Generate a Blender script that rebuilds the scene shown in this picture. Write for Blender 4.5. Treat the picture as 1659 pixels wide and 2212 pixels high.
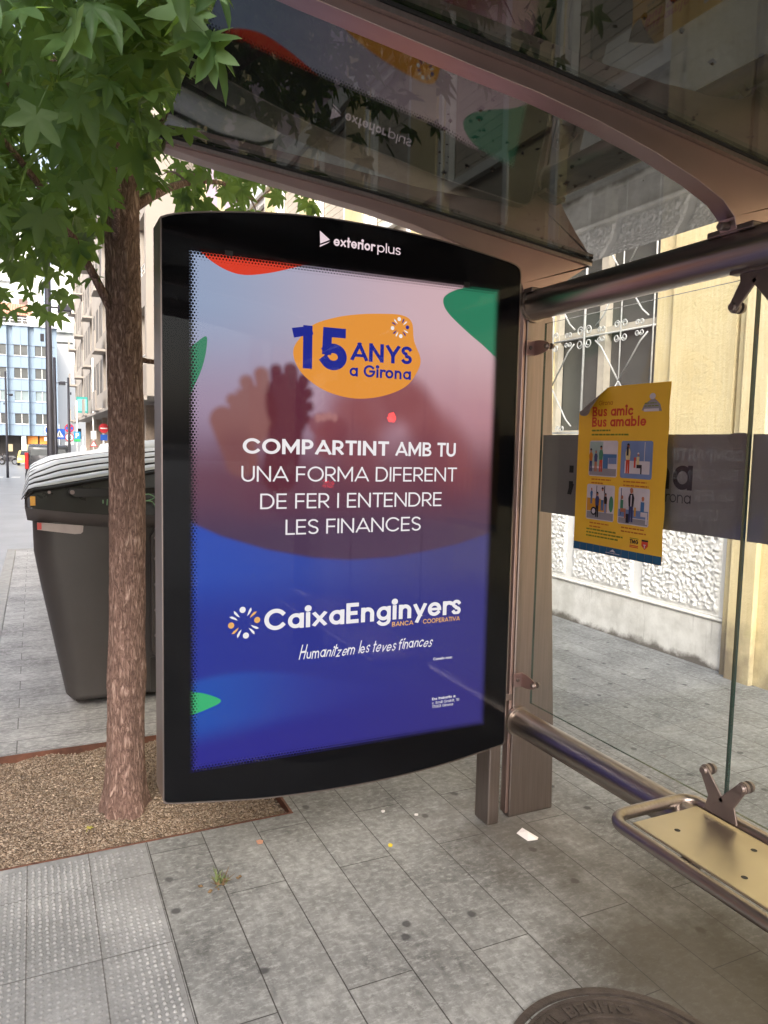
import bpy, bmesh, math, random
import numpy as np
from mathutils import Vector, Matrix
from mathutils.noise import turbulence as turb
R = math.radians
random.seed(7); rng = np.random.default_rng(7)
scene = bpy.context.scene
COL = scene.collection
for o in list(bpy.data.objects): bpy.data.objects.remove(o)

# ------------------------------------------------------------------ camera
cam = bpy.data.cameras.new("camera"); camo = bpy.data.objects.new("camera", cam); COL.objects.link(camo)
PS, TH, RO, FPX = 0.44069, 0.08948, 0.02172, 1608.69
f = Vector((math.sin(PS)*math.cos(TH), math.cos(PS)*math.cos(TH), -math.sin(TH)))
r0 = Vector((math.cos(PS), -math.sin(PS), 0)); u0 = r0.cross(f)
r = math.cos(RO)*r0 + math.sin(RO)*u0; u = -math.sin(RO)*r0 + math.cos(RO)*u0
m = Matrix(((r.x, u.x, -f.x), (r.y, u.y, -f.y), (r.z, u.z, -f.z))).to_4x4(); m.translation = (0, 0, 1.53)
camo.matrix_world = m
cam.sensor_fit = 'HORIZONTAL'; cam.sensor_width = 36; cam.lens = FPX/1659*36
cam.clip_start = 0.05; cam.clip_end = 3000
scene.camera = camo

# ------------------------------------------------------------------ world, sun, exposure
SUN_EL, SUN_AZ = 34, 215            # azimuth measured clockwise from +Y
EXPO = 2.05
w = bpy.data.worlds.new("World"); scene.world = w; w.use_nodes = True
nt = w.node_tree; nt.nodes.clear()
sky = nt.nodes.new('ShaderNodeTexSky'); sky.sky_type = 'NISHITA'; sky.sun_disc = False
sky.sun_elevation = R(SUN_EL); sky.sun_rotation = R(SUN_AZ); sky.air_density = 1.0; sky.dust_density = 6.0; sky.ozone_density = 1.0
bg = nt.nodes.new('ShaderNodeBackground'); bg.inputs[1].default_value = 0.115
hsv = nt.nodes.new('ShaderNodeHueSaturation'); hsv.inputs['Saturation'].default_value = 0.6
out = nt.nodes.new('ShaderNodeOutputWorld')
nt.links.new(sky.outputs[0], hsv.inputs['Color']); nt.links.new(hsv.outputs[0], bg.inputs[0]); nt.links.new(bg.outputs[0], out.inputs[0])
sl = bpy.data.lights.new("sun", 'SUN'); sl.energy = 0.5; sl.angle = R(60); sl.color = (1, .97, .93)
so = bpy.data.objects.new("sun", sl); COL.objects.link(so)
sd = Vector((math.sin(R(SUN_AZ))*math.cos(R(SUN_EL)), math.cos(R(SUN_AZ))*math.cos(R(SUN_EL)), math.sin(R(SUN_EL))))
so.rotation_euler = sd.to_track_quat('Z', 'Y').to_euler(); so.location = (-6, -8, 30)
scene.view_settings.view_transform = 'Standard'; scene.view_settings.look = 'None'
scene.view_settings.exposure = EXPO; scene.view_settings.gamma = 1
scene.cycles.max_bounces = 8; scene.cycles.transparent_max_bounces = 16
scene.cycles.sample_clamp_indirect = 4
EM = 2.0**(-EXPO)

# ------------------------------------------------------------------ materials
def lin(c):
    return tuple((x/12.92 if x <= .04045 else ((x+.055)/1.055)**2.4) for x in c)
def srgb(*c): return lin(tuple(x/255 for x in c))
MATS = {}
def new_mat(name):
    mt = bpy.data.materials.new(name); mt.use_nodes = True; mt.node_tree.nodes.clear()
    o = mt.node_tree.nodes.new('ShaderNodeOutputMaterial')
    return mt, mt.node_tree, o
class N:
    """small node-graph helper"""
    def __init__(s, nt): s.nt = nt
    def __call__(s, typ, ins=None, **props):
        n = s.nt.nodes.new('ShaderNode'+typ)
        for k, v in props.items(): setattr(n, k, v)
        for k, v in (ins or {}).items():
            if isinstance(v, bpy.types.NodeSocket): s.nt.links.new(v, n.inputs[k])
            else: n.inputs[k].default_value = v
        return n
    def math(s, op, a, b=0.0, c=0.0, clamp=False):
        n = s('Math', {0: a, 1: b, 2: c}, operation=op, use_clamp=clamp); return n.outputs[0]
    def mix(s, fac, a, b, typ='MIX'):
        n = s('MixRGB', {0: fac, 1: a, 2: b}, blend_type=typ); return n.outputs[0]
    def pos(s): return s('NewGeometry').outputs['Position']
    def obj(s): return s('TexCoord').outputs['Object']
    def noise(s, vec, scale, detail=4, rough=.55):
        return s('TexNoise', {'Vector': vec, 'Scale': scale, 'Detail': detail, 'Roughness': rough}).outputs['Fac']
    def ramp(s, fac, stops):
        n = s('ValToRGB', {0: fac}); cr = n.color_ramp
        while len(cr.elements) < len(stops): cr.elements.new(.5)
        for e, (p, c) in zip(cr.elements, stops):
            e.position = p; e.color = (c[0], c[1], c[2], 1) if not isinstance(c, (int, float)) else (c, c, c, 1)
        return n.outputs[0]
def c4(c): return (c[0], c[1], c[2], 1)
def pbr(name, col, rough=.5, metal=0.0, var=.15, vscale=8, bump=0.0, bscale=40, coat=0.0, spec=.5, stretch=None):
    """painted / plain surface with a little colour and roughness variation"""
    if name in MATS: return MATS[name]
    mt, t, o = new_mat(name); n = N(t)
    p = n.obj()
    if stretch: p = n('Mapping', {'Vector': p, 'Scale': stretch}).outputs[0]
    nz = n.noise(p, vscale)
    lo = tuple(x*(1-var) for x in col); hi = tuple(min(1, x*(1+var)) for x in col)
    cc = n.ramp(nz, [(.3, lo), (.7, hi)])
    rr = n.math('MULTIPLY_ADD', nz, .25*rough, rough*.87)
    b = n('BsdfPrincipled', {'Base Color': cc, 'Roughness': rr, 'Metallic': metal, 'Coat Weight': coat, 'Specular IOR Level': spec})
    if bump:
        bn = n('Bump', {'Height': n.noise(p, bscale, 6), 'Strength': bump, 'Distance': .01})
        t.links.new(bn.outputs[0], b.inputs['Normal'])
    t.links.new(b.outputs[0], o.inputs[0]); MATS[name] = mt; return mt
def emit(name, col, k=1.0):
    if name in MATS: return MATS[name]
    mt, t, o = new_mat(name); n = N(t)
    e = n('Emission', {'Color': c4(col), 'Strength': k*EM}); t.links.new(e.outputs[0], o.inputs[0]); MATS[name] = mt; return mt
def glassy(name, tint, ior=1.5, rough=.015, dirt=0.0, dirtcol=(.1, .1, .09), gl=1.0, dscale=6):
    if name in MATS: return MATS[name]
    mt, t, o = new_mat(name); n = N(t)
    tr = n('BsdfTransparent', {'Color': c4(tint)}); g = n('BsdfGlossy', {'Color': (gl, gl, gl, 1), 'Roughness': rough})
    lw = n('LayerWeight', {'Blend': .5})
    c = lw.outputs['Facing']          # 1-cos
    f0 = ((ior-1)/(ior+1))**2
    k = n.math('POWER', c, 5.0); fr = n.math('MULTIPLY_ADD', k, 1-f0, f0)
    mx = n('MixShader', {0: fr, 1: tr.outputs[0], 2: g.outputs[0]}); res = mx.outputs[0]
    if dirt:
        d = n('BsdfDiffuse', {'Color': c4(dirtcol)})
        nz = n.noise(n.obj(), dscale, 8, .65)
        m2 = n.ramp(nz, [(.35, dirt*.35), (.62, dirt), (.75, min(1, dirt*2.2))])
        res = n('MixShader', {0: m2, 1: res, 2: d.outputs[0]}).outputs[0]
    t.links.new(res, o.inputs[0]); MATS[name] = mt; return mt

# ------------------------------------------------------------------ mesh builder
class MB:
    def __init__(s): s.v = []; s.f = []; s.m = []; s.parts = []
    def add(s, vs, fs, mat=0):
        b = len(s.v); s.v += [tuple(p) for p in vs]; s.f += [tuple(b+i for i in q) for q in fs]; s.m += [mat]*len(fs); s.parts.append((b, len(s.v), len(s.f)-len(fs), len(s.f))); return s
    def box(s, x0, x1, y0, y1, z0, z1, mat=0):
        vs = [(x, y, z) for z in (z0, z1) for y in (y0, y1) for x in (x0, x1)]
        return s.add(vs, [(0, 2, 3, 1), (4, 5, 7, 6), (0, 1, 5, 4), (1, 3, 7, 5), (3, 2, 6, 7), (2, 0, 4, 6)], mat)
    def build_each(s, name, mats, parent, **kw):
        """one part per piece added"""
        res = []
        for (v0, v1, f0, f1) in s.parts:
            q = MB(); q.v = s.v[v0:v1]; q.f = [tuple(i-v0 for i in t) for t in s.f[f0:f1]]; q.m = s.m[f0:f1]; res.append(q.build(name, mats, parent, **kw))
        return res
    def quad(s, a, b, c, d, mat=0): return s.add([a, b, c, d], [(0, 1, 2, 3)], mat)
    def poly(s, pts, mat=0): return s.add(pts, [tuple(range(len(pts)))], mat)
    def prism(s, pts, axis, a, b, mat=0):
        """2-D outline swept along an axis; axis y: pts are (x,z); x: (y,z); z: (x,y)"""
        def P(p, t): return (p[0], t, p[1]) if axis == 'y' else ((t, p[0], p[1]) if axis == 'x' else (p[0], p[1], t))
        n = len(pts); vs = [P(p, a) for p in pts]+[P(p, b) for p in pts]
        fs = [tuple(range(n))[::-1], tuple(range(n, 2*n))]+[(i, (i+1) % n, n+(i+1) % n, n+i) for i in range(n)]
        return s.add(vs, fs, mat)
    def tube(s, path, rad, n=12, mat=0, cap=True):
        path = [Vector(p) for p in path]; k = len(path)
        if not isinstance(rad, (list, tuple)): rad = [rad]*k
        t0 = (path[1]-path[0]).normalized(); up = Vector((0, 0, 1)) if abs(t0.z) < .9 else Vector((1, 0, 0))
        nrm = t0.cross(up).normalized(); vs = []; fs = []
        for i, p in enumerate(path):
            t = (path[min(i+1, k-1)]-path[max(i-1, 0)]).normalized()
            nrm = (nrm-t*nrm.dot(t)).normalized(); bi = t.cross(nrm)
            for j in range(n):
                a = 2*math.pi*j/n; vs.append(p+(nrm*math.cos(a)+bi*math.sin(a))*rad[i])
        for i in range(k-1):
            for j in range(n):
                fs.append((i*n+j, i*n+(j+1) % n, (i+1)*n+(j+1) % n, (i+1)*n+j))
        if cap: fs += [tuple(range(n))[::-1], tuple(range((k-1)*n, k*n))]
        return s.add(vs, fs, mat)
    def disc(s, c, rad, axis='y', n=24, mat=0, th=0.0):
        pts = [(math.cos(2*math.pi*i/n)*rad, math.sin(2*math.pi*i/n)*rad) for i in range(n)]
        if axis == 'y':
            pp = [(c[0]+a, c[2]+b) for a, b in pts]
            if th: return s.prism(pp, 'y', c[1], c[1]+th, mat)
            return s.poly([(a, c[1], b) for a, b in pp], mat)
        if axis == 'x':
            pp = [(c[1]+a, c[2]+b) for a, b in pts]
            if th: return s.prism(pp, 'x', c[0], c[0]+th, mat)
            return s.poly([(c[0], a, b) for a, b in pp], mat)
        pp = [(c[0]+a, c[1]+b) for a, b in pts]
        if th: return s.prism(pp, 'z', c[2], c[2]+th, mat)
        return s.poly([(a, b, c[2]) for a, b in pp], mat)
    def build(s, name, mats, parent=None, smooth=False, bevel=0.0, recalc=True):
        off = worigin(parent) if parent else Vector((0, 0, 0))
        me = bpy.data.meshes.new(name)
        me.from_pydata([(p[0]-off.x, p[1]-off.y, p[2]-off.z) for p in s.v], [], s.f)
        for mm in (mats if isinstance(mats, (list, tuple)) else [mats]): me.materials.append(mm)
        me.polygons.foreach_set('material_index', s.m)
        if recalc:
            bm = bmesh.new(); bm.from_mesh(me); bmesh.ops.recalc_face_normals(bm, faces=bm.faces); bm.to_mesh(me); bm.free()
        if smooth:
            me.polygons.foreach_set('use_smooth', [True]*len(me.polygons))
        me.update()
        o = bpy.data.objects.new(name, me); COL.objects.link(o)
        if parent: o.parent = parent
        if bevel:
            b = o.modifiers.new('bevel', 'BEVEL'); b.width = bevel; b.segments = 2; b.limit_method = 'ANGLE'; b.angle_limit = R(40)
            if smooth is False: pass
        return o
def worigin(o):
    v = Vector((0, 0, 0))
    while o: v = v+o.location; o = o.parent
    return v
def smooth_by_angle(o, ang=35):
    me = o.data; me.polygons.foreach_set('use_smooth', [True]*len(me.polygons))
    bm = bmesh.new(); bm.from_mesh(me)
    for e in bm.edges:
        if len(e.link_faces) == 2 and e.calc_face_angle(0) > R(ang): e.smooth = False
    bm.to_mesh(me); bm.free(); return o
def tag(o, label, cat, group=None, kind=None):
    o['label'] = label; o['category'] = cat
    if group: o['group'] = group
    if kind: o['kind'] = kind
    return o
def struct(o): o['kind'] = 'structure'; return o
def thing(name, label, cat, loc=(0, 0, 0), group=None):
    o = bpy.data.objects.new(name, None); COL.objects.link(o); o.location = loc; o.empty_display_size = .2
    return tag(o, label, cat, group)
def copy_tree(o, parent=None):
    c = o.copy(); COL.objects.link(c)
    if parent: c.parent = parent
    for ch in list(o.children): copy_tree(ch, c)
    return c
# text: a small geometric stroke alphabet, drawn as flat ribbons in a local (x, y) plane, cap height 1
def _arc(cx, cy, rx, ry, a0, a1, n=18): return [(cx+rx*math.cos(R(a0+(a1-a0)*k/n)), cy+ry*math.sin(R(a0+(a1-a0)*k/n))) for k in range(n+1)]
def _glyph(ch, w):
    """-> (list of stroke paths on the centre line, advance width, low clamp, high clamp)"""
    h = w/2; T, B, M, XH = 1-h, h, .5, .72; X = XH-h; P = []; lo, hi = 0, 1
    def o_(W, top, bot, a0=0, a1=360, x0=0): return _arc(x0+W/2, (top+bot)/2, W/2-h, (top-bot)/2-h, a0, a1, 30)
    if ch == ' ': return [], .26, 0, 1
    if ch in 'OQ0': W = .98 if ch != '0' else .66; P = [o_(W, 1, 0)]
    elif ch == 'C': W = .92; P = [o_(.98, 1, 0, 42, 318)]
    elif ch == 'G': W = .98; P = [o_(.98, 1, 0, 42, 358), [(.98-h, M-.01), (.56, M-.01)]]
    elif ch == 'M': W = .96; P = [[(h, B), (h, T)], [(W-h, B), (W-h, T)], [(h*1.25, T), (W/2, .24), (W-h*1.25, T)]]
    elif ch == 'N': W = .80; P = [[(h, B), (h, T)], [(W-h, B), (W-h, T)], [(h*1.3, T), (W-h*1.3, B)]]
    elif ch in 'PR':
        W = .64; m_ = .42+h*.3; r_ = (T-m_)/2; P = [[(h, B), (h, T)], [(h, T), (W-h-r_, T)]+_arc(W-h-r_, (T+m_)/2, r_, r_, 90, -90, 14)+[(h, m_)]]
        if ch == 'R': P.append([(W*.45, m_), (W-h*.9, B)])
    elif ch == 'B': W = .66; P = [[(h, B), (h, T)], [(h, T), (.38, T)]+_arc(.38, .74, .20-h*.2, T-.74, 90, -90)+[(h, .5)], [(h, .5), (.40, .5)]+_arc(.40, .26, .24-h*.4, .26-h, 90, -90)+[(h, B)]]
    elif ch == 'A': W = .90; P = [[(h*.9, B), (W/2, T)], [(W-h*.9, B), (W/2, T)], [(.22, .29), (W-.22, .29)]]
    elif ch == 'T': W = .66; P = [[(h, T), (W-h, T)], [(W/2, T), (W/2, B)]]
    elif ch == 'I': W = w; P = [[(h, B), (h, T)]]
    elif ch == 'E': W = .58; P = [[(W-h, T), (h, T), (h, B), (W-h, B)], [(h, M), (W-h*1.6, M)]]
    elif ch == 'F': W = .56; P = [[(W-h, T), (h, T), (h, B)], [(h, M-.02), (W-h*1.6, M-.02)]]
    elif ch == 'L': W = .54; P = [[(h, T), (h, B), (W-h, B)]]
    elif ch == 'D': W = .80; r_ = .5-h; P = [[(h, B), (h, T)], [(h, T), (W-h-r_*.9, T)]+_arc(W-h-r_*.9, .5, r_*.9, r_, 90, -90)+[(h, B)]]
    elif ch == 'U': W = .74; P = [[(h, T)]+_arc(W/2, W/2, W/2-h, W/2-h, 180, 360)+[(W-h, T)]]
    elif ch == 'V': W = .86; P = [[(h*.9, T), (W/2, B)], [(W-h*.9, T), (W/2, B)]]
    elif ch == 'Y': W = .78; P = [[(h, T), (W/2, .44)], [(W-h, T), (W/2, .44)], [(W/2, .46), (W/2, B)]]
    elif ch == 'S': W = .62; P = [_arc(W/2, .735, W/2-h, .265-h, 30, 270, 18)[:-1]+_arc(W/2, .265+h*.0, W/2-h, .265-h+h*.0, 90, -150, 18)]
    elif ch == 'H': W = .78; P = [[(h, B), (h, T)], [(W-h, B), (W-h, T)], [(h, M), (W-h, M)]]
    elif ch == '1': W = .36; P = [[(W-h, B), (W-h, T)], [(W-h, T-.0), (0.0, T-.0-.06)]]
    elif ch == '5': W = .64; P = [[(W-h*1.3, T), (.15, T), (.135, .47)], _arc(W/2-.02, .315, W/2-h+.02, .315-h, 132, -150, 22)]
    elif ch == '3': W = .60; P = [[(.05, T), (W-h*1.6, T), (.27, .60)], _arc(W/2-.02, .30, W/2-h+.02, .30-h, 95, -150, 20)]
    elif ch == '7': W = .58; P = [[(0.0, T), (W-h, T), (.16, B)]]
    elif ch in 'oceadgqbp':
        W = .70; ring = o_(W, XH, 0)
        if ch == 'o': P = [ring]
        elif ch == 'c': P = [o_(W, XH, 0, 45, 315)]; W = .62
        elif ch == 'e': P = [o_(W, XH, 0, 0, 318), [(h, XH/2), (W-h, XH/2)]]
        elif ch == 'a': P = [ring, [(W-h, X), (W-h, B)]]
        elif ch == 'd': P = [ring, [(W-h, T), (W-h, B)]]
        elif ch == 'q': P = [ring, [(W-h, X), (W-h, -.28+h)]]; lo = -.28
        elif ch == 'b': P = [ring, [(h, T), (h, B)]]
        elif ch == 'p': P = [ring, [(h, X), (h, -.28+h)]]; lo = -.28
        elif ch == 'g': P = [ring, [(W-h, X), (W-h, .02)]+_arc(W/2, .02, W/2-h, .30-h, 0, -150, 14)]; lo = -.3
    elif ch == 'à': g_ = _glyph('a', w); return g_[0]+[[(.22, .98), (.40, .84)]], g_[1], 0, 1.1
    elif ch in 'nhr':
        W = .62 if ch != 'r' else .40; r_ = .62/2-h; P = [[(h, B), (h, T if ch == 'h' else X)]]
        P.append(_arc(h+r_, X-r_, r_, r_, 180, 0 if ch != 'r' else 62)+([(.62-h, B)] if ch != 'r' else []))
    elif ch == 'm': W = 1.0; r_ = (W-w)/4; P = [[(h, B), (h, X)], _arc(h+r_, X-r_, r_, r_, 180, 0)+[(h+2*r_, B)], _arc(h+3*r_, X-r_, r_, r_, 180, 0)+[(h+4*r_, B)]]
    elif ch == 'u': W = .62; r_ = W/2-h; P = [[(h, X)]+_arc(W/2, B+r_, r_, r_, 180, 360)+[(W-h, X)], [(W-h, X), (W-h, B)]]
    elif ch == 'i': W = max(w, .1); P = [[(W/2, B), (W/2, X)], _arc(W/2, .90, h*.62, h*.62, 0, 360, 14)]; hi = 1.06
    elif ch == 'l': W = w; P = [[(h, B), (h, T)]]
    elif ch == 't': W = .40; P = [[(.17, B), (.17, .92)], [(h*.6, X), (W-h*.6, X)]]
    elif ch == 'f': W = .40; P = [[(.15, B), (.15, .78)]+_arc(.15+.17, .80, .17, .2-h, 180, 80, 8), [(h*.5, X), (W-h*.8, X)]]
    elif ch == 's': W = .50; a_, b_ = XH*.735, XH*.265; P = [_arc(W/2, a_, W/2-h, XH*.265-h*.55, 25, 270, 16)[:-1]+_arc(W/2, b_, W/2-h, XH*.265-h*.55, 90, -155, 16)]
    elif ch == 'x': W = .62; P = [[(h, B), (W-h, X)], [(h, X), (W-h, B)]]; hi = XH
    elif ch == 'z': W = .54; P = [[(h, X), (W-h, X), (h, B), (W-h, B)]]
    elif ch == 'v': W = .64; P = [[(h, X), (W/2, B)], [(W-h, X), (W/2, B)]]; hi = XH
    elif ch == 'y': W = .66; P = [[(h, X), (W/2, B+.02)], [(W-h, X), (W*.30, -.28+h)]]; lo, hi = -.28, XH
    elif ch == 'k': W = .58; P = [[(h, B), (h, T)], [(h, .28), (W-h, X)], [(.24, .38), (W-h, B)]]
    elif ch in '.:,;':
        W = max(w*1.15, .12); s_ = W/2; P = []
        if ch in '.:': P.append([(W/2, s_*.9), (W/2, s_*1.1)])
        if ch in ',;': P += [[(W/2, s_*.9), (W/2, s_*1.1)], [(W/2+s_*.2, s_*.6), (W/2-s_*.3, -.12)]]
        if ch in ':;': P.append([(W/2, XH-s_*1.1), (W/2, XH-s_*.9)])
        lo = -.2
    elif ch == '-': W = .36; P = [[(h, .34), (W-h, .34)]]
    else: raise ValueError('no glyph '+ch)
    return P, W, lo, hi
def _ribbon(path, h, lo, hi):
    pts = [np.array(p, float) for p in path]
    q = [pts[0]]
    for p in pts[1:]:
        if np.hypot(*(p-q[-1])) > 1e-5: q.append(p)
    pts = q; closed = len(pts) > 3 and np.hypot(*(pts[0]-pts[-1])) < 1e-3
    if closed: pts = pts[:-1]
    n_ = len(pts); Ls, Rs = [], []
    for i in range(n_):
        a = pts[i-1] if (i > 0 or closed) else None; b = pts[(i+1) % n_] if (i < n_-1 or closed) else None; p = pts[i]
        d1 = (p-a)/np.hypot(*(p-a)) if a is not None else None; d2 = (b-p)/np.hypot(*(b-p)) if b is not None else None
        if d1 is None: p = p-d2*h; d1 = d2
        if d2 is None: p = p+d1*h; d2 = d1
        n1 = np.array([-d1[1], d1[0]]); n2 = np.array([-d2[1], d2[0]]); m_ = n1+n2; l_ = np.hypot(*m_)
        m_ = n1 if l_ < .35 else m_/l_; k = h/max(.42, float(m_@n1))
        Ls.append(p+m_*k); Rs.append(p-m_*k)
    cl = lambda v: (float(v[0]), float(min(max(v[1], lo), hi)))
    vs = [cl(v) for v in Ls]+[cl(v) for v in Rs]
    fs = [(i, n_+i, n_+(i+1) % n_, (i+1) % n_) for i in range(n_ if closed else n_-1)]
    return vs, fs
def glyphs(body, bold=.13, shear=0.0, gap=.115, hand=0.0):
    """returns vertices (x, y, layer) and faces"""
    V_, F_ = [], []; x = 0.0; lay = 0
    rnd = 'OCGQoceadgqS0'
    for ch in body.replace('ɑ', 'a'):
        P, W, lo, hi = _glyph(ch, bold)
        for qi, pth in enumerate(P):
            kw = 1.0
            if bold > .13: kw = {'e': (.94, .70), 'A': (1, 1, .8), 's': (.86,), 'S': (.9,), 'R': (1, .92, 1), 'B': (1, .9, .9), 'a': (.95, 1), 'g': (.92, .9), 'i': (1, 1)}.get(ch, (1,)*9)[qi]
            vs, fs = _ribbon(pth, bold/2*kw, lo, hi); b = len(V_)
            if hand:          # brush writing: taller capitals and stems, uneven baseline, letters leaning differently
                st = 1.45 if ch.isupper() else (1.22 if ch in 'tlfh' else 1.0); jy = hand*math.sin(x*7.3+1); js = shear+hand*1.2*math.sin(x*3.7)
                vs = [(vx*.92+(js-shear)*vy*st+.05*math.sin(vy*5+x), vy*st*(1+hand*math.sin(x*5.1))+jy) for vx, vy in vs]
            V_ += [(x+vx+shear*vy, vy, lay) for vx, vy in vs]; F_ += [tuple(b+i for i in q) for q in fs]; lay = (lay+1) % 5
        x += W+gap*(.75 if ch in rnd else 1.0 if ch not in 'TYVAvyrtfL' else .55)
    return V_, F_
def text(mb, body, fn, a0, a1, z0, ch, mat=0, bold=.13, shear=0.0, gap=.115, hand=0.0):
    """fit a line of text between a0 and a1, baseline z0, cap height ch; fn(k)(a, z) -> 3-D point on print layer k"""
    vs, fs = glyphs(body, bold, shear, gap, hand)
    xs = [p[0] for p in vs]; x0, x1 = min(xs), max(xs); k = (a1-a0)/(x1-x0)
    mb.add([fn(a0+(x-x0)*k, z0+y*ch, lay) for x, y, lay in vs], fs, mat)
def spline(pts, closed=False, n=8):
    """Catmull-Rom through points"""
    P = [np.array(p, float) for p in pts]; L = len(P); out = []
    rngi = range(L) if closed else range(L-1)
    for i in rngi:
        p0 = P[(i-1) % L] if (closed or i > 0) else P[i]; p1 = P[i]; p2 = P[(i+1) % L]
        p3 = P[(i+2) % L] if (closed or i+2 < L) else p2
        for k in range(n):
            t = k/n
            out.append(tuple(.5*((2*p1)+(-p0+p2)*t+(2*p0-5*p1+4*p2-p3)*t*t+(-p0+3*p1-3*p2+p3)*t**3)))
    if not closed: out.append(tuple(P[-1]))
    return out

# ------------------------------------------------------------------ shared materials
STEEL = pbr('brushed_steel', (.290, .250, .238), .38, 1.0, .10, 3, .0, 90, stretch=(40, 40, 1.5))
STEEL_ARM = pbr('satin_steel_pink_cast', (.42, .315, .302), .40, 1.0, .08, 3, .0, 60)  # pink cast of the red street lights is painted into this steel
STEEL_TUBE = pbr('brushed_steel_tube', (.34, .30, .275), .33, 1.0, .10, 3, .0, 90, stretch=(40, 1.5, 40))
STEEL_SEAT = pbr('polished_seat_steel', (.56, .50, .40), .36, 1.0, .06, 5, .0, 50)
DARKSTEEL = pbr('weathered_cast_steel', (.22, .18, .17), .42, .8, .15, 12)
BLACK = pbr('black_rubber', (.012, .012, .012), .5)
BLACKPAINT = pbr('black_gloss_print', (.0025, .0028, .004), .5, spec=.05)
WHITE = pbr('white_paint', (.78, .78, .76), .5, 0, .06, 5)
RED = pbr('red_sign_face', (.55, .03, .04), .4); BLUE = pbr('blue_sign_face', (.02, .10, .45), .4)
GREEN = pbr('green_sign_face', (.05, .45, .12), .4)
DKGLASS = pbr('dark_window_glass', (.035, .04, .042), .08, 0, .3, 2, spec=.9)
TYRE = pbr('tyre_rubber', (.02, .02, .02), .8)

# ------------------------------------------------------------------ ground
def gz(y):
    if y < 6: return 0.0
    if y < 60: return -.018*(y-6)
    return -.972-.005*(y-60)
YS = [-60, -30, -12, -3.2, 0, 2, 4, 6, 8, 10, 12, 14, 17, 20, 24, 28, 33, 40, 50, 60, 80, 120, 180]
def strip(name, x0, x1, ys, dz, mat):
    mb = MB()
    for a, b in zip(ys[:-1], ys[1:]):
        mb.quad((x0, a, gz(a)+dz), (x1, a, gz(a)+dz), (x1, b, gz(b)+dz), (x0, b, gz(b)+dz))
    return mb.build(name, mat, recalc=False)
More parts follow.
